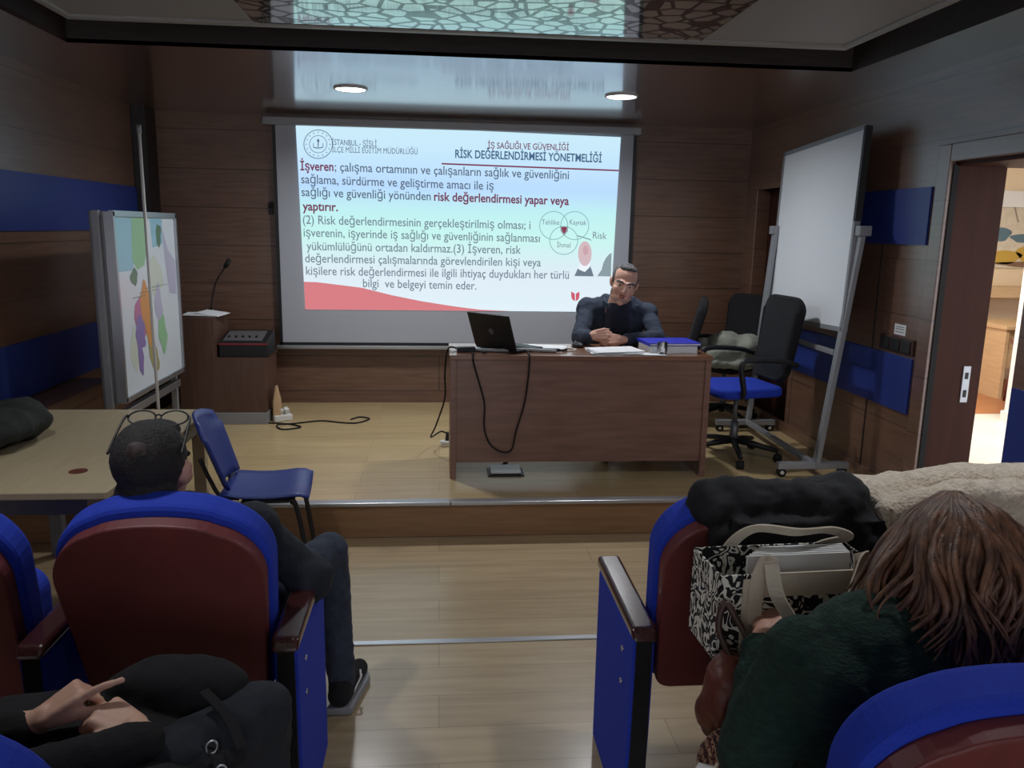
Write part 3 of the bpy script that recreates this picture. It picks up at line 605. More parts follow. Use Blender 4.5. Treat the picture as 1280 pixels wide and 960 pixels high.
# ---------------------------------------------------------------- whiteboard on its stand
t = thing('whiteboard', 'rolling whiteboard on a grey metal stand by the right wall', 'whiteboard', (2.30, 5.15, ZS))
bd = MB().bx(-0.012, 0.012, -0.60, 0.60, -0.585, 0.585).build('board', M['wboard'], t)
bd.location = (0.155, 0.03, 1.48); bd.rotation_euler = (math.radians(-2.4), math.radians(2.5), math.radians(-2.5))
f = MB()
for z in (-0.585, 0.585): f.bx(-0.018, 0.018, -0.615, 0.615, z - 0.014, z + 0.014)
for y in (-0.605, 0.605): f.bx(-0.018, 0.018, y - 0.012, y + 0.012, -0.595, 0.595)
f.build('board_frame', M['alu_matt'], bd)
MB().bx(-0.02, 0.02, -0.625, -0.6, 0.05, 0.59).build('edge_strip', M['black'], bd)
for y in (-0.56, 0.56):
    up_ = MB().tube([(0.03, y, 0.07), (0.15, y - 0.055 * (1 if y < 0 else -1.0), 1.50)], 0.02, flat=(0.05, 0.03), upv=(1, 0, 0)).build('upright', M['alu_matt'], t, bevel=0.003)
    MB().bx(0.115, 0.19, y - 0.09 if y < 0 else y + 0.035, y - 0.035 if y < 0 else y + 0.09, 1.47, 1.53).build('clamp', M['alu_matt'], up_, bevel=0.006)
    ft = MB().bx(-0.22, 0.235, y - 0.022, y + 0.022, 0.05, 0.09).build('foot', M['alu_matt'], t, bevel=0.004)
    for x in (-0.19, 0.20):
        MB().cyl((x, y - 0.015, 0.027), (x, y + 0.015, 0.027), 0.027).build('caster', M['rubber'], ft, smooth=True)
        MB().cyl((x, y - 0.018, 0.027), (x, y + 0.018, 0.027), 0.012).build('caster_hub', M['white'], ft, smooth=True)
MB().bx(0.0, 0.04, -0.54, 0.54, 0.06, 0.09).build('base_bar', M['alu_matt'], t, bevel=0.003)
MB().bx(0.07, 0.1, -0.56, 0.56, 0.76, 0.79).build('cross_bar', M['alu_matt'], t, bevel=0.003)

# ---------------------------------------------------------------- map board, pole
t = thing('map_board', 'freestanding display board with a coloured city map beside the left wall', 'display board', (-1.80, 5.12, ZS))
MB().bx(-0.085, -0.01, -0.53, 0.53, 0.45, 1.53).build('back_panel', M['grey_metal'], t, bevel=0.004)
bd = MB().bx(-0.01, 0.03, -0.53, 0.53, 0.47, 1.53).build('board', M['alu'], t, bevel=0.003)
fr = MB()
for z in (0.48, 1.52): fr.bx(0.02, 0.045, -0.53, 0.53, z - 0.015, z + 0.015)
for y in (-0.52, 0.52): fr.bx(0.02, 0.045, y - 0.012, y + 0.012, 0.47, 1.53)
fr.build('board_frame', M['alu'], bd)
for s_ in (-1, 1):
    MB().bx(-0.06, -0.02, s_ * 0.545 - 0.016, s_ * 0.545 + 0.016, 0.0, 1.535).build('post', M['alu_matt'], t, bevel=0.004)
    MB().bx(-0.25, 0.2, s_ * 0.545 - 0.02, s_ * 0.545 + 0.02, 0.0, 0.035).build('foot', M['alu_matt'], t, bevel=0.004)
MB().bx(-0.03, 0.01, -0.53, 0.53, 0.36, 0.41).build('lower_rail', M['alu'], t, bevel=0.004)
mp_ = [mat('map_' + n_, c_, 0.35, coat=0.3, coat_rough=0.1) for n_, c_ in (('paper', (214, 222, 230)), ('sea', (150, 196, 216)), ('green', (150, 196, 150)), ('orange', (214, 150, 84)), ('pink', (190, 120, 160)), ('violet', (142, 122, 180)), ('olive', (168, 160, 110)), ('darkgreen', (96, 128, 100)), ('lilac', (186, 184, 208)), ('pale', (206, 214, 200)))]
mb = MB().bx(0.03, 0.032, -0.505, 0.505, 0.495, 1.505)
def blot(cy, cz, ry, rz_, mi, sd, x):
    r = random.Random(sd); n = 22; ph = [r.uniform(0, 6) for _ in range(3)]
    mb.poly([(x, cy + ry * math.cos(a) * (1 + .22 * math.sin(2 * a + ph[0]) + .14 * math.sin(5 * a + ph[1])), cz + rz_ * math.sin(a) * (1 + .18 * math.sin(3 * a + ph[2]))) for a in [2 * PI * k / n for k in range(n)]], mi)
mb.poly([(0.0324, -0.50, 1.50), (0.0324, -0.10, 1.50), (0.0324, -0.16, 1.33), (0.0324, -0.28, 1.20), (0.0324, -0.50, 1.20)], 1)
mb.poly([(0.0324, 0.06, 1.50), (0.0324, 0.28, 1.50), (0.0324, 0.26, 1.34), (0.0324, 0.08, 1.32)], 1)
mb.poly([(0.0328, -0.24, 1.50), (0.0328, 0.02, 1.50), (0.0328, -0.02, 1.32), (0.0328, -0.08, 1.22), (0.0328, -0.20, 1.20), (0.0328, -0.27, 1.26)], 2)
mb.poly([(0.0328, 0.26, 1.46), (0.0328, 0.36, 1.30), (0.0328, 0.50, 1.22), (0.0328, 0.48, 1.0), (0.0328, 0.34, 1.02), (0.0328, 0.30, 1.2)], 8)
for a in ((-0.26, 1.16, .05, .05, 7, 1, .0332), (0.2, 1.40, .05, .07, 7, 2, .0332), (0.10, 1.14, .11, .12, 9, 3, .0332), (-0.10, 0.98, .08, .14, 3, 4, .0336), (-0.20, 0.92, .10, .12, 4, 5, .0332), (-0.22, 0.82, .09, .10, 5, 6, .0340), (-0.24, 0.68, .035, .11, 5, 7, .0338), (-0.06, 0.84, .06, .10, 3, 8, .0342), (-0.04, 0.70, .06, .10, 6, 9, .0338), (0.02, 0.62, .04, .07, 6, 10, .0344), (0.16, 0.78, .07, .12, 2, 11, .0338), (0.12, 0.96, .06, .13, 8, 12, .0334), (-0.33, 0.74, .05, .13, 9, 13, .0330)): blot(*a)
for k in range(3): mb.bx(0.0344, 0.0348, -0.30 + .1 * k, -0.1 + .2 * k, 1.04 + 0.02 * k, 1.043 + 0.02 * k, 7)
mb.build('map_sheet', mp_[0], bd, mats=mp_[1:])
t = thing('pole', 'thin white pole leaning upright in front of the map board', 'pole')
pt, pb = Vector((-1.60, 4.62, 2.16)), Vector((-1.555, 4.50, ZS))
MB().cyl(pb, pt, 0.0085).build('shaft', M['white'], t, smooth=True)
MB().cyl(pt - Vector((0, 0, 0.02)), pt + Vector((0, 0, 0.025)), 0.012).build('end_cap', M['alu_matt'], t, smooth=True)

# ---------------------------------------------------------------- lectern
t = thing('lectern', 'dark brown stepped wooden lectern with a steel plinth on the stage', 'lectern', (-1.57, 6.2, ZS))
MB().prism([(-0.33, -0.22, 0.09), (0.285, -0.22, 0.09), (0.285, -0.22, 0.50), (-0.07, -0.22, 0.50), (-0.07, -0.22, 0.79), (-0.33, -0.22, 0.79)], (0, 0.02, 0)).build('front_panel', M['lectern'], t)
MB().bx(-0.33, -0.07, -0.20, 0.24, 0.78, 0.80).build('top', M['lectern'], t, bevel=0.003)
MB().bx(-0.09, 0.285, -0.2, 0.24, 0.48, 0.50).build('shelf', M['lectern'], t, bevel=0.003)
for x, z in ((-0.32, 0.78), (-0.08, 0.78), (0.275, 0.48)): MB().bx(x - 0.01, x + 0.01, -0.2, 0.2, 0.0, z).build('side_panel', M['lectern'], t)
MB().bx(-0.335, 0.29, -0.225, 0.2, 0.0, 0.09).build('plinth', M['alu_matt'], t, bevel=0.004)
single('lectern_papers', MB().box((0, 0, 0.005), (0.24, 0.20, 0.006), Euler((0.0, 0.03, 0.1))).box((0.07, 0.02, 0.012), (0.18, 0.2, 0.004), Euler((0.03, 0.12, -0.2))), M['paper'], 'white papers lying on top of the lectern', 'papers', (-1.76, 6.14, ZS + 0.803))
t = thing('amplifier_box', 'dark slant-topped sound box with a red trim line on the lectern shelf', 'amplifier', (-1.45, 6.18, ZS + 0.50))
MB().prism([(-0.175, -0.15, 0), (-0.175, 0.15, 0), (-0.175, 0.15, 0.17), (-0.175, -0.15, 0.11)], (0.35, 0, 0)).build('case', M['black'], t, bevel=0.006)
MB().bx(-0.176, 0.176, -0.153, -0.14, 0.094, 0.104).build('red_line', M['red_trim'], t)
MB().prism([(-0.15, -0.12, 0.117), (-0.15, 0.10, 0.161), (0.13, 0.10, 0.161), (0.13, -0.12, 0.117)], (0, -0.002, 0.006)).build('control_plate', M['grey_metal'], t)
for k in range(5): MB().cyl((-0.12 + 0.05 * k, -0.05, 0.13), (-0.12 + 0.05 * k, -0.052, 0.15), 0.009).build('knob', M['black'], t)
t = thing('gooseneck_microphone', 'black gooseneck microphone rising from the lectern', 'microphone', (-1.74, 6.30, ZS + 0.80))
MB().cyl((0, 0, 0), (0, 0, 0.03), 0.04).build('base', M['black'], t, smooth=True)
MB().tube(curve_pts([(0, 0, 0.03), (0.02, 0, 0.14), (0.06, -0.02, 0.25), (0.14, -0.05, 0.36)]), 0.006).build('neck', M['black'], t, smooth=True)
MB().cap((0.14, -0.05, 0.36), (0.165, -0.06, 0.40), 0.018).build('capsule', M['rubber'], t, smooth=True)
single('paper_bag', MB().prism([(-0.03, -0.06, 0), (0.03, -0.06, 0), (0.035, -0.065, 0.16), (0.012, -0.06, 0.27), (-0.012, -0.06, 0.25), (-0.03, -0.06, 0.15)], (0.004, 0.13, 0)), M['oak'], 'crumpled tan paper bag standing at the right side of the lectern', 'bag', (-1.24, 6.11, ZS), 0.25, bevel=0.012)
t = thing('plug_cluster', 'white multi-plug lying on the floor beside the lectern', 'extension socket', (-1.21, 6.08, ZS), 0.5)
MB().bx(-0.05, 0.09, -0.03, 0.03, 0, 0.05).build('body', M['white'], t, bevel=0.008)
for k in range(2): MB().box((0.0 + 0.05 * k, 0, 0.075), (0.035, 0.04, 0.05), Euler((0.3, 0.4 - 0.6 * k, 0.2))).build('plug', M['white'], t, bevel=0.006)
single('floor_cable', MB().tube(curve_pts([(-1.28, 6.0, ZS + 0.006), (-1.12, 5.96, ZS + 0.006), (-1.02, 5.86, ZS + 0.006), (-1.14, 5.80, ZS + 0.006), (-1.20, 5.92, ZS + 0.01), (-1.08, 5.98, ZS + 0.006), (-0.9, 6.06, ZS + 0.006), (-0.74, 6.0, ZS + 0.006), (-0.62, 5.99, ZS + 0.006), (-0.54, 6.12, ZS + 0.006), (-0.62, 6.18, ZS + 0.006), (-0.68, 6.10, ZS + 0.006)], 8), 0.006), M['rubber'], 'dark cable trailing in loops over the stage beside the lectern', 'cable', smooth=True)

# ---------------------------------------------------------------- beige table, its bag, blue chair
t = thing('beige_table', 'long beige table in front of the stage at left', 'table', (-1.565, 3.43, 0))
MB().prism([(x, y, 0.722) for x, y in [(u, v - 0.65) for u, v in rrect(0.82, 0.82, 1.30, 0.01, 0.05)]], (0, 0, 0.028)).build('tabletop', M['beige'], t, bevel=0.004)
for y in (-0.60, 0.60):
    for x in (-0.36, 0.36): MB().bx(x - 0.03, x + 0.03, y - 0.025, y + 0.025, 0.0, 0.722).build('leg', M['beige'] if x > 0 else M['grey_metal'], t, bevel=0.003)
MB().bx(-0.33, 0.33, -0.61, -0.59, 0.655, 0.715).bx(-0.33, 0.33, 0.59, 0.61, 0.65, 0.715).bx(0.35, 0.37, -0.58, 0.58, 0.65, 0.715).build('apron', M['grey_metal'], t)
MB().cyl((0.21, -0.40, 0.750), (0.21, -0.40, 0.752), 0.033, seg=28).build('cable_grommet', M['leather'], t)
flesh(MB().ell((-1.88, 3.36, 0.84), (0.22, 0.24, 0.08)).ell((-1.80, 3.5, 0.84), (0.15, 0.12, 0.09)).ell((-1.95, 3.2, 0.82), (0.22, 0.16, 0.07)).ell((-2.0, 3.5, 0.84), (0.2, 0.14, 0.1)), 'bag_body', 'olive_bag' and M['olive_bag'], None, 0.015, 3, 0.05, 0.12)
bg = bpy.data.objects['bag_body']; bg.name = 'dark_bag'; setp(bg, 'dark green and black soft bag lying on the beige table at the left edge', 'bag')

t = thing('plastic_chair', 'blue plastic chair with black metal legs beside the beige table', 'chair', (-0.82, 3.80, 0), math.radians(-84))
st = MB()   # seat shell faces +y locally
nu, nv = 10, 10; G = []
for j in range(nv + 1):
    v = j / nv; row = []
    for i in range(nu + 1):
        u = i / nu * 2 - 1; hw = 0.215 - 0.015 * v
        row.append(st.b.verts.new((u * hw * (1 - 0.10 * max(0, abs(v - 0.5) * 2 - 0.6)), 0.2 - 0.4 * v, 0.45 + 0.016 * u * u - 0.02 * math.sin(PI * v) - (0.03 * (1 - v * 5) ** 2 if v < 0.2 else 0))))
    G.append(row)
for j in range(nv):
    for i in range(nu): st.b.faces.new((G[j][i], G[j][i + 1], G[j + 1][i + 1], G[j + 1][i]))
seat = st.build('seat', M['blue_panel'], t, smooth=True)
md = seat.modifiers.new('th', 'SOLIDIFY'); md.thickness = 0.012
bk = MB(); G = []
for j in range(11):
    v = j / 10; row = []
    for i in range(11):
        u = i / 10 * 2 - 1; hw = 0.17 + 0.035 * math.sin(PI * min(1, v * 1.1) * 0.6); hw *= (1 - 0.16 * max(0, (v - 0.75) / 0.25) ** 2)
        row.append(bk.b.verts.new((u * hw, -0.215 - 0.115 * v + 0.05 * u * u, 0.47 + 0.34 * v - 0.03 * u * u * (v > 0.7))))
    G.append(row)
for j in range(10):
    for i in range(10): bk.b.faces.new((G[j][i], G[j][i + 1], G[j + 1][i + 1], G[j + 1][i]))
b_ = bk.build('backrest', M['blue_panel'], t, smooth=True); md = b_.modifiers.new('th', 'SOLIDIFY'); md.thickness = 0.014
for s_ in (-1, 1):
    MB().tube(curve_pts([(s_ * 0.21, 0.20, 0.0), (s_ * 0.195, 0.14, 0.38), (s_ * 0.19, 0.08, 0.42), (s_ * 0.19, -0.1, 0.42)]), 0.012).build('leg', M['black'], t, smooth=True)
    MB().tube(curve_pts([(s_ * 0.21, -0.26, 0.0), (s_ * 0.195, -0.12, 0.36), (s_ * 0.19, -0.06, 0.415), (s_ * 0.19, 0.1, 0.42)]), 0.012).build('leg', M['black'], t, smooth=True)
    MB().tube(curve_pts([(s_ * 0.15, -0.12, 0.425), (s_ * 0.15, -0.2, 0.44), (s_ * 0.145, -0.245, 0.52), (s_ * 0.14, -0.285, 0.62)]), 0.01).build('back_support', M['black'], t, smooth=True)
MB().tube([(-0.195, 0.12, 0.41), (0.195, 0.12, 0.41)], 0.011).build('cross_tube', M['black'], t, smooth=True)

# ---------------------------------------------------------------- auditorium seats
def seat_outline(L):
    P = rrect(0.49, 0.545, L - 0.02, 0.05, 0.16, 10); out = []
    for i, p in enumerate(P):
        out.append(p)
        q = P[(i + 1) % len(P)]
        if p[1] > L - 0.05 and q[1] > L - 0.05 and abs(p[0] - q[0]) > 0.1:
            for k in range(1, 8): out.append((p[0] + (q[0] - p[0]) * k / 8, p[1]))
    return [(u, v) for u, v in out]
def seat(loc, label, down=False, arms=(1, 1), group='blue and maroon auditorium seats'):
    """origin under the rear face of the backrest top, faces +y"""
    t = thing('auditorium_seat', label, 'auditorium seat', loc, 0, group)
    a = math.radians(15); L = 0.632; z0 = 0.365
    def ins(P, dy, back):   # backrest plane: u across, v up, pushed forward by dy
        return [(u, back + (L - v) * math.sin(a) + dy * math.cos(a), z0 + v * math.cos(a) + dy * math.sin(a)) for u, v in P]
    n = (0, 0.09 * math.cos(a), 0.09 * math.sin(a))
    OUT = [(u, v + (0.022 * (1 - (u / 0.16) ** 2) if v > L - 0.06 and abs(u) < 0.16 else 0)) for u, v in seat_outline(L)]
    cu = MB().prism(ins(OUT, 0.02, 0), n).build('back_cushion', M['blue_fab'], t, bevel=0.02, segs=3)
    P = [(u * 0.955, 0.010 + v * 0.945) for u, v in OUT]
    MB().prism(ins(P, -0.024, 0), (0, 0.046 * math.cos(a), 0.046 * math.sin(a))).build('back_shell', M['maroon'], t, bevel=0.006, segs=3)
    if down: MB().prism([(x, 0.42 + y, 0.36) for x, y in rrect(0.47, 0.47, 0.48, 0.06, 0.07)], (0, 0, 0.10)).build('seat_cushion', M['blue_fab'], t, bevel=0.025, segs=3).location = (0, -0.20, 0)
    else: MB().prism([(x, 0.26, 0.36 + z) for x, z in rrect(0.42, 0.42, 0.34, 0.06, 0.07)], (0, 0.10, 0)).build('seat_cushion', M['blue_fab'], t, bevel=0.025, segs=3)
    for s_, on in zip((-1, 1), arms):
        if not on: continue
        x = s_ * 0.312
        pan = MB().prism([(x - 0.03, 0.03, 0.0), (x - 0.03, 0.46, 0.0), (x - 0.03, 0.46, 0.60), (x - 0.03, -0.01, 0.60), (x - 0.03, 0.0, 0.3)], (0.06, 0, 0)).build('side_panel', M['blue_fab'], t, bevel=0.008, segs=2)
        MB().bx(x - 0.022, x + 0.022, -0.012, 0.035, 0.02, 0.60).build('rear_edge', M['black_fab'], pan)
        for z in (0.52, 0.42): MB().cyl((x + s_ * 0.028, 0.10, z), (x + s_ * 0.034, 0.10, z), 0.008).build('bolt', M['chrome'], pan, smooth=True)
        MB().prism([(x - 0.036, -0.03, 0.605), (x - 0.036, 0.47, 0.605), (x - 0.036, 0.465, 0.645), (x - 0.036, -0.01, 0.638)], (0.072, 0, 0)).build('armrest', M['dark_wood'], t, bevel=0.012, segs=3)
    return t
SA = seat((-0.705, 1.94, 0), 'auditorium seat with the short-haired man sitting in it, maroon shell seen from behind', True, (1, 1))
SB = seat((-1.335, 1.94, 0), 'auditorium seat at the left edge beside the seated man\'s seat', False, (1, 0))
SC = seat((0.86, 1.94, 0), 'auditorium seat on the aisle with a black coat over its back', False, (1, 1))
SD = seat((1.49, 1.94, 0), 'auditorium seat with a beige fleece coat over its back', False, (0, 1))
SF = seat((0.93, 1.015, 0), 'auditorium seat at bottom right behind the long-haired woman', True, (0, 1))
SE = seat((-0.83, 0.98, 0), 'auditorium seat at the bottom left corner with only its blue top showing', True, (1, 0))

# ---------------------------------------------------------------- people
def add(mb, other, mtx):
    """merge another collection of shapes, placed by a matrix"""
    me = bpy.data.meshes.new('tmp'); other.b.to_mesh(me); other.b.free(); me.transform(mtx); mb.b.from_mesh(me); bpy.data.meshes.remove(me); return mb
def frame(pos, yaxis, zaxis=(0, 0, 1), s=1.0):
    y = Vector(yaxis).normalized(); x = y.cross(Vector(zaxis)).normalized(); z = x.cross(y)
    return Matrix(((x.x * s, y.x * s, z.x * s, pos[0]), (x.y * s, y.y * s, z.y * s, pos[1]), (x.z * s, y.z * s, z.z * s, pos[2]), (0, 0, 0, 1)))
def head_shapes():
    """x right, y face, z up, about 0.24 tall"""
    h = MB()
    h.ell((0, -0.018, 0.032), (0.076, 0.096, 0.088), seg=28).ell((0, 0.025, -0.015), (0.067, 0.070, 0.088), seg=24).ell((0, 0.036, -0.075), (0.051, 0.052, 0.042))
    h.ell((0, 0.080, -0.103), (0.021, 0.018, 0.017)).cap((-0.045, 0.016, -0.08), (0.0, 0.06, -0.1), 0.022, 0.022).cap((0.045, 0.016, -0.08), (0, 0.06, -0.1), 0.022, 0.022)
    h.cap((0, 0.094, 0.012), (0, 0.117, -0.026), 0.008, 0.0125).ell((-0.012, 0.102, -0.030), (0.009, 0.011, 0.008)).ell((0.012, 0.102, -0.030), (0.009, 0.011, 0.008))
    h.cap((-0.036, 0.083, 0.024), (-0.008, 0.092, 0.02), 0.010, 0.009).cap((0.036, 0.083, 0.024), (0.008, 0.092, 0.02), 0.010, 0.009)
    for s_ in (-1, 1):
        h.ell((s_ * 0.043, 0.062, -0.028), (0.025, 0.026, 0.024)).ell((s_ * 0.078, -0.008, -0.004), (0.011, 0.021, 0.033), Euler((0.2, s_ * 0.25, 0)))
    h.ell((0, 0.090, -0.054), (0.024, 0.010, 0.006)).ell((0, 0.088, -0.067), (0.021, 0.010, 0.007))
    h.cap((0, -0.022, -0.06), (0, -0.05, -0.185), 0.056, 0.062)
    return h
def face_bits(body, mtx, brow='hair_grey'):
    for s_ in (-1, 1):
        e = MB(); e.ell((s_ * 0.031, 0.079, 0.004), (0.013, 0.0085, 0.0075)); o = add(MB(), e, mtx).build('eye', M['eye'], body, smooth=True)
        e = MB(); e.ell((s_ * 0.031, 0.0865, 0.004), (0.006, 0.002, 0.006)); add(MB(), e, mtx).build('iris', M['iris'], o, smooth=True)
        e = MB(); e.tube(curve_pts([(s_ * 0.054, 0.074, 0.022), (s_ * 0.034, 0.091, 0.027), (s_ * 0.012, 0.098, 0.022)]), 0.0066); add(MB(), e, mtx).build('eyebrow', M[brow], body, smooth=True)
    e = MB(); e.ell((0, 0.097, -0.054), (0.023, 0.005, 0.005)).ell((0, 0.0955, -0.0665), (0.019, 0.005, 0.0055)); add(MB(), e, mtx).build('lips', M['lips'], body, smooth=True)
def hand_shapes(side, curl=(30, 35, 25), spread=0.1, thumb=35, thumb_curl=20, idx=None):
    """wrist at origin, fingers along +y, back of hand +z; side=+1 puts the thumb at +x"""
    h = MB(); s_ = side
    for k in range(4):
        bx_ = s_ * (0.030 - 0.0195 * k)
        h.cap((bx_ * 0.62, 0.008, 0), (bx_, 0.088 - 0.004 * abs(k - 1), 0.002), 0.015, 0.0115, 12)
    h.cap((0, -0.03, 0), (0, 0.01, 0), 0.026, 0.024, 12)
    L = ((0.040, 0.026, 0.020), (0.044, 0.029, 0.021), (0.041, 0.027, 0.020), (0.032, 0.021, 0.018))
    for k in range(4):
        p = Vector((s_ * (0.030 - 0.0195 * k), 0.088 - 0.004 * abs(k - 1), 0.002)); ang = 0.0; sp_ = s_ * (1.5 - k) * spread
        cu = idx if (idx is not None and k == 0) else curl
        for j in range(3):
            ang += math.radians(cu[j]); d = Vector((math.sin(sp_) * math.cos(ang), math.cos(sp_) * math.cos(ang), -math.sin(ang)))
            q = p + d * L[k][j]; h.cap(p, q, 0.0098 - 0.0010 * j - (0.001 if k == 3 else 0), 0.0090 - 0.0010 * j - (0.001 if k == 3 else 0), 12); p = q
    p = Vector((s_ * 0.022, 0.018, -0.006)); ang = math.radians(thumb)
    for j, l in enumerate((0.042, 0.032, 0.026)):
        d = Vector((s_ * math.sin(ang), math.cos(ang), -0.25 - 0.1 * j)).normalized(); q = p + d * l
        h.cap(p, q, (0.0155, 0.0115, 0.0105)[j], (0.0115, 0.0105, 0.0085)[j], 12); p = q; ang -= math.radians(thumb_curl)
    return h
def limbs(mb, segs, extra=0.0):
    for p, r, q, r2 in segs: mb.cap(p, q, r + extra, r2 + extra, 16)
    return mb
def torso(mb, pelvis, chest, neck, sl, sr, k=1.0, ex=0.0):
    """pelvis, ribcage and shoulders"""
    P, C, N = Vector(pelvis), Vector(chest), Vector(neck); up_ = (C - P).normalized()
    q = up_.to_track_quat('Z', 'Y').to_euler()
    ac = Vector(sr) - Vector(sl); yaw = math.atan2(ac.y, ac.x); e = Euler((math.atan2(-up_.y, up_.z) if True else 0, math.atan2(up_.x, up_.z), yaw))
    mb.ell(P, (0.165 * k + ex, 0.125 * k + ex, 0.13 + ex), e, 24).ell(P.lerp(C, 0.5), (0.150 * k + ex, 0.112 * k + ex, 0.19 + ex), e, 24).ell(C, (0.172 * k + ex, 0.118 * k + ex, 0.19 + ex), e, 24)
    mb.cap(sl, sr, 0.062 + ex, 0.062 + ex).cap(C.lerp(N, 0.55), N, 0.10 + ex, 0.058 + ex)
    mb.cap(sl, C, 0.066 + ex, 0.10 + ex).cap(sr, C, 0.066 + ex, 0.10 + ex).cap(sl, N, 0.055 + ex, 0.05 + ex).cap(sr, N, 0.055 + ex, 0.05 + ex)
    return mb

# --- the lecturer
def lecturer():
    dy = 0.0
    hm = frame((1.190, 5.12, 1.338), (-0.16, -1, -0.14), (0.24, 0, 1), 1.05)
    pel, che, nec = (1.19, 5.47, 0.78), (1.19, 5.36, 1.02), (1.19, 5.25, 1.215)
    sl, sr = (0.995, 5.31, 1.155), (1.395, 5.30, 1.125)
    el, er, hl, hr = (0.915, 5.13, 0.99), (1.43, 5.12, 0.985), (0.968, 4.968, 1.02), (1.15, 4.955, 0.996)
    hipl, hipr, kl, kr, al, ar_ = (1.10, 5.46, 0.72), (1.28, 5.46, 0.72), (1.07, 5.02, 0.74), (1.33, 5.02, 0.74), (1.07, 5.06, 0.29), (1.33, 5.06, 0.29)
    b = MB(); torso(b, pel, che, nec, sl, sr, 1.0, -0.016)
    limbs(b, [(sl, .05, el, .038), (el, .037, hl, .026), (sr, .05, er, .038), (er, .037, hr, .026), (hipl, .08, kl, .055), (kl, .053, al, .035), (hipr, .08, kr, .055), (kr, .053, ar_, .035)])
    b.cap((1.07, 5.07, 0.245), (1.06, 4.93, 0.235), 0.035, 0.028).cap((1.33, 5.07, 0.245), (1.34, 4.93, 0.235), 0.035, 0.028)
    add(b, head_shapes(), hm)
    # hands folded loosely together on the desk
    add(b, hand_shapes(1, (48, 55, 35), 0.02, 25, 15), frame((0.968, 4.968, 1.022), (0.9, -0.30, 0.16), (-0.25, -0.9, 0.30)))
    add(b, hand_shapes(-1, (38, 50, 35), 0.02, 30, 20), frame((1.15, 4.955, 0.998), (-0.98, -0.16, 0.05), (0.0, -0.85, 0.5)))
    o = flesh(b, 'person', M['skin'], None, 0.0042, 3)
    setp(o, 'man in a dark blue shirt sitting behind the desk with hands folded', 'person')
    face_bits(o, hm)
    h = MB(); h.ell((0, -0.036, 0.042), (0.0785, 0.090, 0.083), seg=28).ell((0, 0.012, 0.098), (0.052, 0.040, 0.022)).ell((-0.068, -0.006, 0.022), (0.013, 0.028, 0.042)).ell((0.068, -0.006, 0.022), (0.013, 0.028, 0.042))
    flesh(add(MB(), h, hm), 'hair', M['hair_grey'], o, 0.006, 2, 0.006, 0.02)
    h = MB(); h.ell((0, 0.045, -0.088), (0.050, 0.047, 0.032)).ell((-0.052, 0.012, -0.055), (0.017, 0.026, 0.04)).ell((0.052, 0.012, -0.055), (0.017, 0.026, 0.04))
    flesh(add(MB(), h, hm), 'beard_stubble', M['stubble'], o, 0.005, 3)
    s = MB(); torso(s, (1.19, 5.47, 0.80), che, (1.19, 5.27, 1.195), sl, sr, 1.06, 0.016)
    limbs(s, [(sl, .060, el, .056), (el, .055, (0.950, 4.99, 1.012), .042), (sr, .060, er, .056), (er, .055, (1.195, 4.975, 0.998), .040)])
    s.cap((1.07, 5.31, 1.165), (1.31, 5.30, 1.155), 0.078, 0.078).cap((1.11, 5.29, 1.205), (1.27, 5.28, 1.20), 0.055, 0.055)
    flesh(s, 'shirt', M['navy'], o, 0.008, 3, 0.022, 0.075)
    s = MB().ell((1.175, 5.245, 1.04), (0.085, 0.078, 0.15), Euler((0.2, 0, 0))).cap((1.18, 5.21, 1.06), (1.168, 5.178, 1.165), 0.082, 0.078)
    flesh(s, 'tshirt', M['tee'], o, 0.007, 3)
    c = MB(); ring_ = [(1.175 + 0.088 * math.cos(a), 5.215 + 0.085 * math.sin(a), 1.205 + 0.03 * math.sin(a)) for a in [math.radians(-60 + 300 * k / 20) for k in range(21)]]
    c.tube(ring_, 0.02, flat=(0.012, 0.042), upv=(0, 0, 1)).build('collar', M['navy'], o, bevel=0.004)
    p = MB(); limbs(p, [(hipl, .09, kl, .066), (kl, .066, (1.07, 5.06, 0.30), .05), (hipr, .09, kr, .066), (kr, .066, (1.33, 5.06, 0.30), .05)]); p.ell(pel, (0.18, 0.14, 0.11))
    flesh(p, 'trousers', M['black_coat'], o, 0.012, 3)
    for x in (1.07, 1.33): flesh(MB().cap((x, 5.08, 0.243), (x, 4.92, 0.236), 0.040, 0.034), 'shoe', M['leather_dk'], o, 0.008, 2)
lecturer()

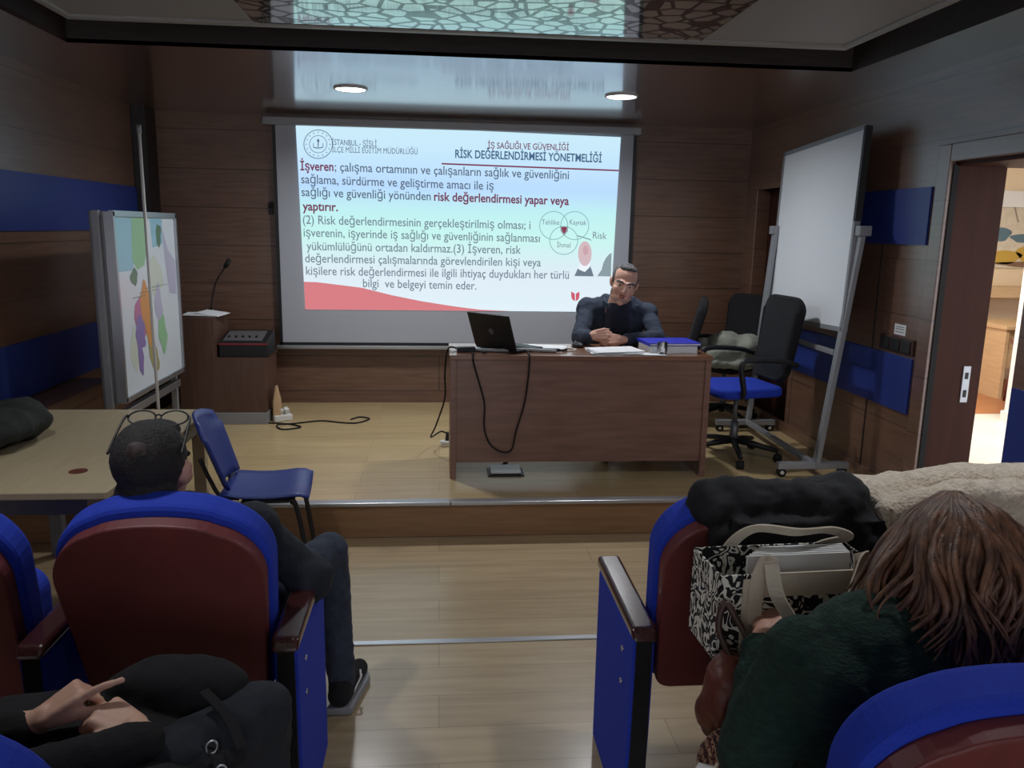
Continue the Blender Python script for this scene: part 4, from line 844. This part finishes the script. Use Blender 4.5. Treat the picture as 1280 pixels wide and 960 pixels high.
# --- the man in the front row
def front_man():
    hm = frame((-0.762, 2.14, 1.025), (0.04, 1, -0.05), (0, 0, 1), 1.14)
    pel, che, nec = (-0.70, 2.26, 0.54), (-0.72, 2.25, 0.72), (-0.755, 2.18, 0.875)
    sl, sr = (-0.92, 2.24, 0.81), (-0.535, 2.24, 0.815)
    el, er, hl, hr = (-0.93, 2.40, 0.60), (-0.385, 2.27, 0.645), (-0.80, 2.62, 0.63), (-0.53, 2.53, 0.635)
    hipl, hipr, kl, kr, al, ar_ = (-0.80, 2.26, 0.51), (-0.60, 2.26, 0.51), (-0.84, 2.70, 0.545), (-0.385, 2.70, 0.55), (-0.84, 2.66, 0.10), (-0.345, 2.63, 0.10)
    b = MB(); torso(b, pel, che, nec, sl, sr, 1.0, -0.016)
    limbs(b, [(sl, .05, el, .038), (el, .037, hl, .026), (sr, .05, er, .038), (er, .037, hr, .026), (hipl, .08, kl, .055), (kl, .053, al, .035), (hipr, .08, kr, .055), (kr, .053, ar_, .035)])
    b.cap((-0.84, 2.64, 0.05), (-0.85, 2.82, 0.035), 0.036, 0.03).cap((-0.345, 2.60, 0.05), (-0.305, 2.78, 0.035), 0.036, 0.03)
    add(b, head_shapes(), hm)
    add(b, hand_shapes(1, (25, 30, 20), 0.06, 35, 12), frame(hl, (0.3, 0.9, -0.15), (0, 0.1, 1)))
    add(b, hand_shapes(-1, (25, 30, 20), 0.06, 35, 12), frame(hr, (-0.3, 0.9, -0.15), (0, 0.1, 1)))
    o = flesh(b, 'person', M['skin'], None, 0.006, 4)
    setp(o, 'short-haired man in a charcoal sweater seen from behind in the front row', 'person')
    face_bits(o, hm, 'hair_black')
    h = MB(); h.ell((0, -0.026, 0.036), (0.0815, 0.094, 0.089), seg=28).ell((0, -0.05, -0.045), (0.070, 0.058, 0.062)).ell((0, -0.06, -0.09), (0.058, 0.036, 0.05)).ell((0, 0.03, 0.09), (0.055, 0.045, 0.026))
    hr_ = flesh(add(MB(), h, hm), 'hair', M['hair_black'], o, 0.006, 2, 0.005, 0.02)
    h = MB().ell((0.004, -0.087, 0.063), (0.034, 0.031, 0.030), Euler((-0.6, 0, 0))); cr = flesh(add(MB(), h, hm), 'crown_patch', M['scalp'], hr_, 0.004, 2); cr['label'] = 'thinning patch at the crown'
    s = MB(); torso(s, pel, che, (-0.752, 2.185, 0.86), sl, sr, 1.05, 0.016)
    limbs(s, [(sl, .066, el, .056), (el, .055, hl, .04), (sr, .068, er, .060), (er, .064, hr, .044)])
    s.ell(er, (.072, .075, .075))
    flesh(s, 'sweater', M['dk_sweater'], o, 0.009, 3, 0.016, 0.05)
    p = MB(); limbs(p, [(hipl, .09, kl, .068), (kl, .068, al, .05), (hipr, .09, kr, .068), (kr, .066, ar_, .05)]); p.ell(pel, (0.18, 0.14, 0.10))
    flesh(p, 'jeans', M['jeans'], o, 0.009, 3, 0.012, 0.05)
    for (x, y), (tx, ty) in (((-0.84, 2.63), (-0.85, 2.83)), ((-0.347, 2.585), (-0.300, 2.79))):
        f = flesh(MB().cap((x, y, 0.062), (tx, ty, 0.045), 0.042, 0.034).cap((x, y + 0.02, 0.085), ((x + tx) / 2, (y + ty) / 2, 0.07), 0.042, 0.036), 'sneaker', M['black_fab'], o, 0.006, 3)
        so = MB(); P = [(x - 0.045, y - 0.03), (x + 0.045, y - 0.03), (tx + 0.044, ty - 0.03), (tx + 0.026, ty + 0.038), (tx - 0.026, ty + 0.038), (tx - 0.044, ty - 0.03)]
        so.prism([(a, c_, 0.0) for a, c_ in P], (0, 0, 0.032)).build('sole', M['alu_matt'], f, bevel=0.008, segs=3)
        MB().tube([(x + 0.043, y + 0.03, 0.05), ((x + tx) / 2 + 0.044, (y + ty) / 2 - 0.03, 0.085), ((x + tx) / 2 + 0.038, (y + ty) / 2 + 0.01, 0.09)], 0.004).tube([(x + 0.044, y + 0.06, 0.045), ((x + tx) / 2 + 0.044, (y + ty) / 2, 0.08)], 0.004).build('side_stripe', M['white'], f)
    g = thing('eyeglasses', 'thin dark eyeglasses pushed up on top of the short-haired man\'s head', 'eyeglasses')
    fr_ = MB()
    for s_ in (-1, 1):
        fr_.tube([Vector((s_ * 0.038, 0.040, 0.118)) + Vector((0.032 * math.cos(a), 0.012 * math.sin(a), 0.015 * math.sin(a))) for a in [2 * PI * k / 20 for k in range(20)]], 0.0024, 6, True)
    fr_.tube([(-0.008, 0.042, 0.122), (0, 0.044, 0.125), (0.008, 0.042, 0.122)], 0.0022, 6)
    add(MB(), fr_, hm).build('front_frame', M['black'], g, smooth=True)
    for s_ in (-1, 1):
        e = MB().tube(curve_pts([(s_ * 0.070, 0.040, 0.124), (s_ * 0.077, 0.030, 0.115), (s_ * 0.081, -0.015, 0.080), (s_ * 0.083, -0.05, 0.050)]), 0.003, 6); add(MB(), e, hm).build('temple', M['black'], g, smooth=True)
front_man()

# --- the woman at lower right
def woman():
    hm = frame((1.075, 1.50, 1.015), (0.05, 1, -0.35), (0, 0.3, 1), 0.98)
    pel, che, nec = (0.93, 1.38, 0.55), (0.90, 1.41, 0.76), (1.03, 1.46, 0.905)
    sl, sr = (0.735, 1.42, 0.835), (1.13, 1.40, 0.835)
    el, er, hl, hr = (0.635, 1.40, 0.645), (1.27, 1.52, 0.66), (0.73, 1.60, 0.80), (1.06, 1.73, 0.70)
    hipl, hipr, kl, kr, al, ar_ = (0.84, 1.40, 0.51), (1.03, 1.40, 0.51), (0.79, 1.82, 0.52), (1.04, 1.82, 0.52), (0.79, 1.80, 0.09), (1.04, 1.80, 0.09)
    b = MB(); torso(b, pel, che, nec, sl, sr, 0.92, -0.014)
    limbs(b, [(sl, .046, el, .036), (el, .035, hl, .023), (sr, .046, er, .036), (er, .035, hr, .023), (hipl, .08, kl, .054), (kl, .052, al, .033), (hipr, .08, kr, .054), (kr, .052, ar_, .033)])
    b.cap((0.79, 1.79, 0.045), (0.78, 1.93, 0.035), 0.033, 0.028).cap((1.04, 1.79, 0.045), (1.05, 1.93, 0.035), 0.033, 0.028)
    add(b, head_shapes(), hm)
    add(b, hand_shapes(1, (35, 45, 30), 0.03, 35, 15), frame(hl, (0.55, 0.75, 0.25), (-0.35, -0.2, 1)))
    add(b, hand_shapes(-1, (40, 45, 30), 0.03, 35, 15), frame(hr, (-0.6, 0.6, 0.1), (0, 0, 1)))
    o = flesh(b, 'person', M['skin'], None, 0.006, 4)
    setp(o, 'woman with long wavy brown hair in a dark green sweater leaning over her bags', 'person')
    face_bits(o, hm, 'hair_brown')
    s = MB(); torso(s, pel, che, (1.02, 1.455, 0.885), sl, sr, 1.12, 0.022)
    limbs(s, [(sl, .085, el, .075), (el, .072, (0.712, 1.565, 0.775), .045), (sr, .08, er, .066), (er, .062, hr, .042)])
    s.ell((0.80, 1.40, 0.80), (0.15, 0.12, 0.11))
    flesh(s, 'sweater', M['green_knit'], o, 0.009, 3, 0.02, 0.06)
    p = MB(); limbs(p, [(hipl, .09, kl, .066), (kl, .066, al, .05), (hipr, .09, kr, .066), (kr, .066, ar_, .05)]); p.ell(pel, (0.18, 0.14, 0.10))
    flesh(p, 'trousers', M['black_coat'], o, 0.012, 3)
    for x, d in ((0.79, -0.01), (1.04, 0.01)): flesh(MB().cap((x, 1.79, 0.045), (x + d, 1.93, 0.038), 0.040, 0.034), 'shoe', M['leather_dk'], o, 0.008, 2)
    # hair: a full cap and many long wavy locks
    rnd = random.Random(3); h = MB()
    cap_ = MB().ell((0, -0.025, 0.030), (0.093, 0.108, 0.100), seg=24).ell((0, -0.06, -0.06), (0.09, 0.06, 0.11), seg=20); add(h, cap_, hm)
    for k in range(620):
        a = rnd.uniform(-0.25 * PI, 1.25 * PI); el_ = rnd.uniform(0.05, 1.0)
        # start on the crown, fall over the side and the back
        ux, uy = math.cos(a), -math.sin(a)
        p0 = hm @ Vector((0.006 * (1 if ux > 0 else -1), -0.02 + 0.085 * uy * (0.3 + 0.7 * el_), 0.137 - 0.03 * abs(uy) * el_))
        p1 = hm @ Vector((0.100 * ux, -0.025 + 0.110 * uy, 0.075 - 0.03 * el_))
        le = rnd.uniform(0.16, 0.36)
        fan = rnd.uniform(1.15, 1.6) if ux > -0.2 else rnd.uniform(1.2, 1.75)
        p2 = hm @ Vector((0.11 * ux * fan, -0.04 + 0.105 * uy * fan * 0.9, -0.05)); p2.z = p1.z - 0.45 * le
        p3 = p2 + Vector((0.030 * ux * fan + rnd.uniform(-.035, .035), rnd.uniform(-.045, .01) + 0.01 * uy, -0.55 * le))
        ph, am = 5 * a + rnd.uniform(-.5, .5), rnd.uniform(0.012, 0.026)
        pts = curve_pts([p0, p1, p2, p3], 7)
        for i, q in enumerate(pts):
            f = i / len(pts); q += Vector((math.sin(ph + 12 * f), math.cos(ph * 1.3 + 10 * f), 0)) * am * f
        n = len(pts); r0 = rnd.uniform(0.0045, 0.0085)
        h.tube(pts, [r0 * (0.55 + 0.45 * math.sin(PI * min(1, 0.15 + i / n))) * (1 - 0.85 * max(0, i / n - 0.7) / 0.3) + 0.001 for i in range(n)], 7)
    h.build('hair', M['hair_brown'], o, smooth=True)
    MB().tube(curve_pts([(0.905, 1.335, 0.845), (0.885, 1.30, 0.83), (0.882, 1.28, 0.80), (0.90, 1.27, 0.77)]), 0.003, 6).build('earphone_cord', M['white'], o, smooth=True)
woman()

# --- the person at the lower left, mostly outside the frame
def left_person():
    hm = frame((-1.22, 1.42, 1.16), (-0.3, 1, -0.25), (0, 0.2, 1), 1.0)
    pel, che, nec = (-0.86, 1.30, 0.55), (-1.06, 1.36, 0.80), (-1.19, 1.38, 1.0)
    sl, sr = (-1.33, 1.40, 0.92), (-0.96, 1.34, 0.93)
    el, er, hl, hr = (-1.08, 1.50, 0.68), (-0.80, 1.36, 0.66), (-0.80, 1.53, 0.685), (-0.62, 1.50, 0.675)
    hipl, hipr, kl, kr, al, ar_ = (-0.94, 1.32, 0.52), (-0.77, 1.32, 0.52), (-1.05, 1.76, 0.53), (-0.40, 1.66, 0.60), (-1.05, 1.74, 0.09), (-0.42, 1.72, 0.09)
    b = MB(); torso(b, pel, che, nec, sl, sr, 0.95, -0.014)
    limbs(b, [(sl, .046, el, .036), (el, .035, hl, .024), (sr, .046, er, .036), (er, .035, hr, .024), (hipl, .08, kl, .054), (kl, .052, al, .033), (hipr, .08, kr, .054), (kr, .052, ar_, .033)])
    b.cap((-1.05, 1.72, 0.045), (-1.05, 1.86, 0.035), 0.033, 0.028).cap((-0.42, 1.70, 0.045), (-0.42, 1.85, 0.035), 0.033, 0.028)
    add(b, head_shapes(), hm)
    add(b, hand_shapes(1, (70, 70, 50), 0.05, 20, 8, idx=(4, 12, 8)), frame((-0.80, 1.53, 0.692), (0.80, 0.30, 0.50), (-0.5, -0.3, 0.8)))
    add(b, hand_shapes(-1, (55, 60, 40), 0.04, 10, 22), frame((-0.60, 1.495, 0.682), (-0.86, 0.35, 0.28), (0.3, -0.35, 0.9)))
    o = flesh(b, 'person', M['skin2'], None, 0.005, 4)
    setp(o, 'person at the lower left corner in black sleeves gesturing with both hands', 'person')
    face_bits(o, hm, 'hair_black')
    h = MB(); h.ell((0, -0.026, 0.036), (0.0865, 0.1, 0.094), seg=24).ell((0, -0.05, -0.06), (0.085, 0.06, 0.10)); flesh(add(MB(), h, hm), 'hair', M['hair_black'], o, 0.008, 2, 0.01, 0.03)
    s = MB(); torso(s, pel, che, (-1.18, 1.38, 0.98), sl, sr, 1.05, 0.016)
    limbs(s, [(sl, .066, el, .056), (el, .055, (-0.835, 1.52, 0.672), .04), (sr, .066, er, .06), (er, .06, (-0.585, 1.475, 0.668), .042)])
    flesh(s, 'sweater', M['black_knit'], o, 0.009, 3, 0.014, 0.05)
    p = MB(); limbs(p, [(hipl, .09, kl, .068), (kl, .068, al, .05), (hipr, .095, kr, .075), (kr, .07, ar_, .055)]); p.ell(pel, (0.18, 0.14, 0.10))
    flesh(p, 'trousers', M['dk_sweater'], o, 0.009, 3, 0.014, 0.06)
    for x in (-1.05, -0.42): flesh(MB().cap((x, 1.70, 0.045), (x, 1.86, 0.038), 0.040, 0.034), 'shoe', M['leather_dk'], o, 0.008, 2)
left_person()

# ---------------------------------------------------------------- coats and bags on the seats
def soft(mb, name, m, label, cat, voxel=0.012, smooth=3, disp=0.03, ds=0.12):
    return setp(flesh(mb, name, M[m], None, voxel, smooth, disp, ds), label, cat)
lap = MB().ell((-0.80, 1.62, 0.61), (0.30, 0.13, 0.05)).ell((-0.58, 1.68, 0.66), (0.16, 0.07, 0.075)).ell((-0.56, 1.55, 0.58), (0.16, 0.12, 0.05)).ell((-0.60, 1.36, 0.60), (0.16, 0.14, 0.06))
bg = soft(lap, 'black_bag', 'black_fab', 'limp black bag with buckled straps on the lap at the lower left', 'bag', 0.009, 3, 0.02, 0.09)
for P in ([(-0.47, 1.50, 0.645), (-0.44, 1.47, 0.63), (-0.425, 1.43, 0.615), (-0.43, 1.40, 0.60)], [(-0.50, 1.60, 0.70), (-0.44, 1.55, 0.67), (-0.40, 1.50, 0.63)]):
    MB().tube(curve_pts(P), 0.01, flat=(0.022, 0.005)).build('strap', M['black_knit'], bg)
bk = MB()
for x, y, z in ((-0.455, 1.485, 0.645), (-0.425, 1.435, 0.625), (-0.43, 1.40, 0.61)): bk.tube([(x + 0.011 * math.cos(a), y + 0.008 * math.sin(a), z + 0.009 * math.sin(a)) for a in [2 * PI * k / 14 for k in range(14)]], 0.0022, 6, True)
bk.build('buckle', M['alu'], bg, smooth=True)

cb_ = MB().bx(0.76, 1.16, 1.88, 1.96, 0.68, 0.95).bx(0.76, 1.1, 2.06, 2.17, 0.74, 0.95).cap((0.735, 1.985, 0.965), (1.08, 1.985, 0.965), 0.07, 0.08).cap((0.76, 1.94, 0.88), (1.10, 1.93, 0.88), 0.06, 0.07).cap((0.77, 1.93, 0.80), (1.18, 1.92, 0.78), 0.05, 0.06).cap((1.05, 1.97, 0.95), (1.19, 1.93, 0.78), 0.09, 0.06).cap((0.72, 2.12, 0.85), (1.05, 2.12, 0.84), 0.06)
soft(cb_, 'black_coat', 'black_coat', 'black coat draped over the back of the aisle seat', 'coat', 0.010, 2, 0.055, 0.09)
fl = MB().cap((1.20, 1.99, 0.96), (1.40, 2.0, 1.0), 0.06, 0.065).cap((1.40, 2.0, 1.0), (1.80, 2.0, 1.0), 0.065).cap((1.22, 1.93, 0.88), (1.75, 1.92, 0.90), 0.065).cap((1.20, 1.92, 0.76), (1.75, 1.91, 0.76), 0.06).cap((1.25, 2.14, 0.85), (1.72, 2.14, 0.85), 0.06).cap((1.17, 1.95, 0.90), (1.20, 1.93, 0.74), 0.05).bx(1.16, 1.79, 1.868, 1.96, 0.66, 0.99).bx(1.2, 1.78, 2.06, 2.2, 0.72, 0.98)
bc = soft(fl, 'fleece_coat', 'fleece', 'fluffy beige fleece coat draped over the seat at right', 'coat', 0.009, 2, 0.03, 0.10)
soft(MB().cap((1.19, 1.905, 0.965), (1.36, 1.90, 1.01), 0.042).cap((1.36, 1.90, 1.01), (1.78, 1.90, 1.01), 0.042).cap((1.19, 1.905, 0.965), (1.17, 1.90, 0.88), 0.04, 0.03), 'coat_collar', 'fleece', None, None, 0.008, 2, 0.02, 0.05).parent = bc
soft(MB().cap((2.0, 5.85, 0.84), (2.38, 5.84, 0.86), 0.05, 0.06).cap((2.02, 5.72, 0.80), (2.38, 5.72, 0.80), 0.06).ell((2.14, 5.80, 0.87), (0.13, 0.12, 0.075)).ell((2.30, 5.78, 0.86), (0.12, 0.14, 0.07)).cap((2.05, 5.70, 0.72), (2.3, 5.69, 0.72), 0.04), 'grey_garment', 'olive', 'grey-green garment heaped on the office chair by the back wall', 'garment', 0.012, 2, 0.05, 0.12)

# tote bag
def floral():
    m = mat('floral_print', (226, 220, 206), 0.9); nt = m.node_tree; b = nt.nodes['Principled BSDF']
    tc = nt.nodes.new('ShaderNodeTexCoord')
    v = nt.nodes.new('ShaderNodeTexNoise'); v.inputs['Scale'].default_value = 20; v.inputs['Detail'].default_value = 1.5; v.inputs['Distortion'].default_value = 1.6; nt.links.new(tc.outputs['Object'], v.inputs['Vector'])
    wv = nt.nodes.new('ShaderNodeMath'); wv.operation = 'MULTIPLY'; wv.inputs[1].default_value = 30; nt.links.new(v.outputs['Fac'], wv.inputs[0])
    si = nt.nodes.new('ShaderNodeMath'); si.operation = 'SINE'; nt.links.new(wv.outputs[0], si.inputs[0])
    r = nt.nodes.new('ShaderNodeValToRGB'); r.color_ramp.interpolation = 'CONSTANT'; r.color_ramp.elements[0].color = rgb(24, 24, 28); r.color_ramp.elements[1].color = rgb(224, 220, 208); r.color_ramp.elements[1].position = 0.58
    mr = nt.nodes.new('ShaderNodeMapRange'); mr.inputs[1].default_value = -1; mr.inputs[2].default_value = 1; nt.links.new(si.outputs[0], mr.inputs[0]); nt.links.new(mr.outputs[0], r.inputs[0]); nt.links.new(r.outputs[0], b.inputs['Base Color'])
    return m
M['floral'] = floral()
t = thing('tote_bag', 'tote bag with black and white floral print and cream handles in front of the woman', 'tote bag', (0.83, 1.74, 0.70), math.radians(3))
wl_ = MB()
def wall(p, q, z0, z1, th):
    d = (Vector(q) - Vector(p)).normalized(); n = Vector((-d.y, d.x, 0)) * th
    wl_.prism([(p[0], p[1], z0), (q[0], q[1], z0), (q[0], q[1], z1), (p[0], p[1], z1)], n)
X0, X1, Y0, Y1, H = -0.20, 0.20, -0.085, 0.085, 0.215
wall((X0, Y0, 0), (X1, Y0, 0), 0, H, 0.006); wall((X1, Y0, 0), (X1, Y1, 0), 0, H, 0.006); wall((X1, Y1, 0), (X0, Y1, 0), 0, H, 0.006); wall((X0, Y1, 0), (X0, Y0, 0), 0, H, 0.006)
wl_.bx(X0, X1, Y0, Y1, 0, 0.006)
wl_.build('bag_body', M['floral'], t, bevel=0.002)
MB().bx(X0 + 0.055, X0 + 0.105, Y0 - 0.003, Y0 + 0.001, 0.0, H - 0.01).bx(X0 + 0.10, X1 - 0.01, Y0 - 0.004, Y0 + 0.001, H - 0.055, H + 0.002).build('cream_panel', M['canvas'], t)
for y, P in ((Y0 - 0.008, [(-0.115, 0, 0.10), (-0.115, 0, 0.20), (-0.095, -0.01, 0.26), (-0.085, -0.05, 0.18), (-0.02, -0.09, 0.10), (0.05, -0.085, 0.14), (0.10, -0.04, 0.22), (0.135, 0.0, 0.26), (0.135, 0, 0.20), (0.13, 0, 0.10)]), (Y1 + 0.004, [(-0.11, 0, 0.12), (-0.11, 0, 0.20), (-0.07, -0.05, 0.275), (0.03, -0.08, 0.275), (0.13, -0.05, 0.265), (0.19, -0.03, 0.235), (0.13, 0, 0.20), (0.12, 0, 0.12)])):
    hd = MB().tube(curve_pts([(x, y + dy_, z) for x, dy_, z in P], 8), 0.01, flat=(0.032, 0.004), upv=(0.15, 0.75, 0.6))
    hd.build('handle', M['canvas'], t)
for k in range(6):
    o = single('booklet', MB().box((0, 0, 0.11), (0.26 - 0.01 * k, 0.006, 0.22)), M['paper'] if k % 2 else M['white'], 'pale booklet standing upright among the papers in the tote bag', 'booklet', (0.85 + 0.006 * k, 1.70 + 0.014 * k, 0.715), math.radians(3), 'booklets in the tote bag', bevel=0.001)
    o.rotation_euler = (math.radians(-4 + k), 0, math.radians(3))
# brown handbag
hb = soft(MB().ell((0.655, 1.60, 0.66), (0.06, 0.06, 0.085)).ell((0.63, 1.59, 0.62), (0.045, 0.06, 0.08)).ell((0.72, 1.60, 0.705), (0.06, 0.045, 0.04)), 'handbag', 'leather', 'brown leather handbag squeezed between the woman and the tote bag', 'handbag', 0.008, 3, 0.03, 0.07)
MB().tube(curve_pts([(0.66, 1.60, 0.73), (0.63, 1.62, 0.80), (0.645, 1.63, 0.855), (0.67, 1.61, 0.82), (0.71, 1.58, 0.755), (0.75, 1.57, 0.735)], 8), 0.008).build('strap', M['leather_dk'], hb, smooth=True)
# patterned scarf with a fringe
def woven():
    m = mat('woven_pattern', (150, 110, 80), 0.95); nt = m.node_tree; b = nt.nodes['Principled BSDF']
    tc = nt.nodes.new('ShaderNodeTexCoord'); wv = nt.nodes.new('ShaderNodeTexWave'); wv.inputs['Scale'].default_value = 32; wv.inputs['Distortion'].default_value = 6; wv.inputs['Detail Scale'].default_value = 6
    nt.links.new(tc.outputs['Object'], wv.inputs['Vector']); r = nt.nodes.new('ShaderNodeValToRGB'); e = r.color_ramp.elements
    e[0].color = rgb(34, 26, 30); e[1].color = rgb(170, 140, 110); x = e.new(0.5); x.color = rgb(110, 52, 48); nt.links.new(wv.outputs[0], r.inputs[0]); nt.links.new(r.outputs[0], b.inputs['Base Color']); return m
M['woven'] = woven()
sc = soft(MB().ell((0.64, 1.52, 0.52), (0.075, 0.06, 0.09)).ell((0.67, 1.50, 0.44), (0.07, 0.06, 0.10)), 'patterned_scarf', 'woven', 'patterned woven scarf with tasselled edge below the brown handbag', 'scarf', 0.008, 2, 0.02, 0.06)
fr_ = MB()
for k in range(12): fr_.tube(curve_pts([(0.59 + 0.006 * k, 1.47 - 0.002 * k, 0.57 - 0.02 * k), (0.575 + 0.006 * k, 1.46, 0.55 - 0.02 * k), (0.565 + 0.006 * k, 1.455, 0.525 - 0.02 * k)], 4), 0.003, 5)
fr_.build('fringe', M['canvas'], sc); MB().box((0.565, 1.47, 0.56), (0.04, 0.004, 0.018), Euler((0.2, 0.3, 0))).build('tag', M['white'], sc)
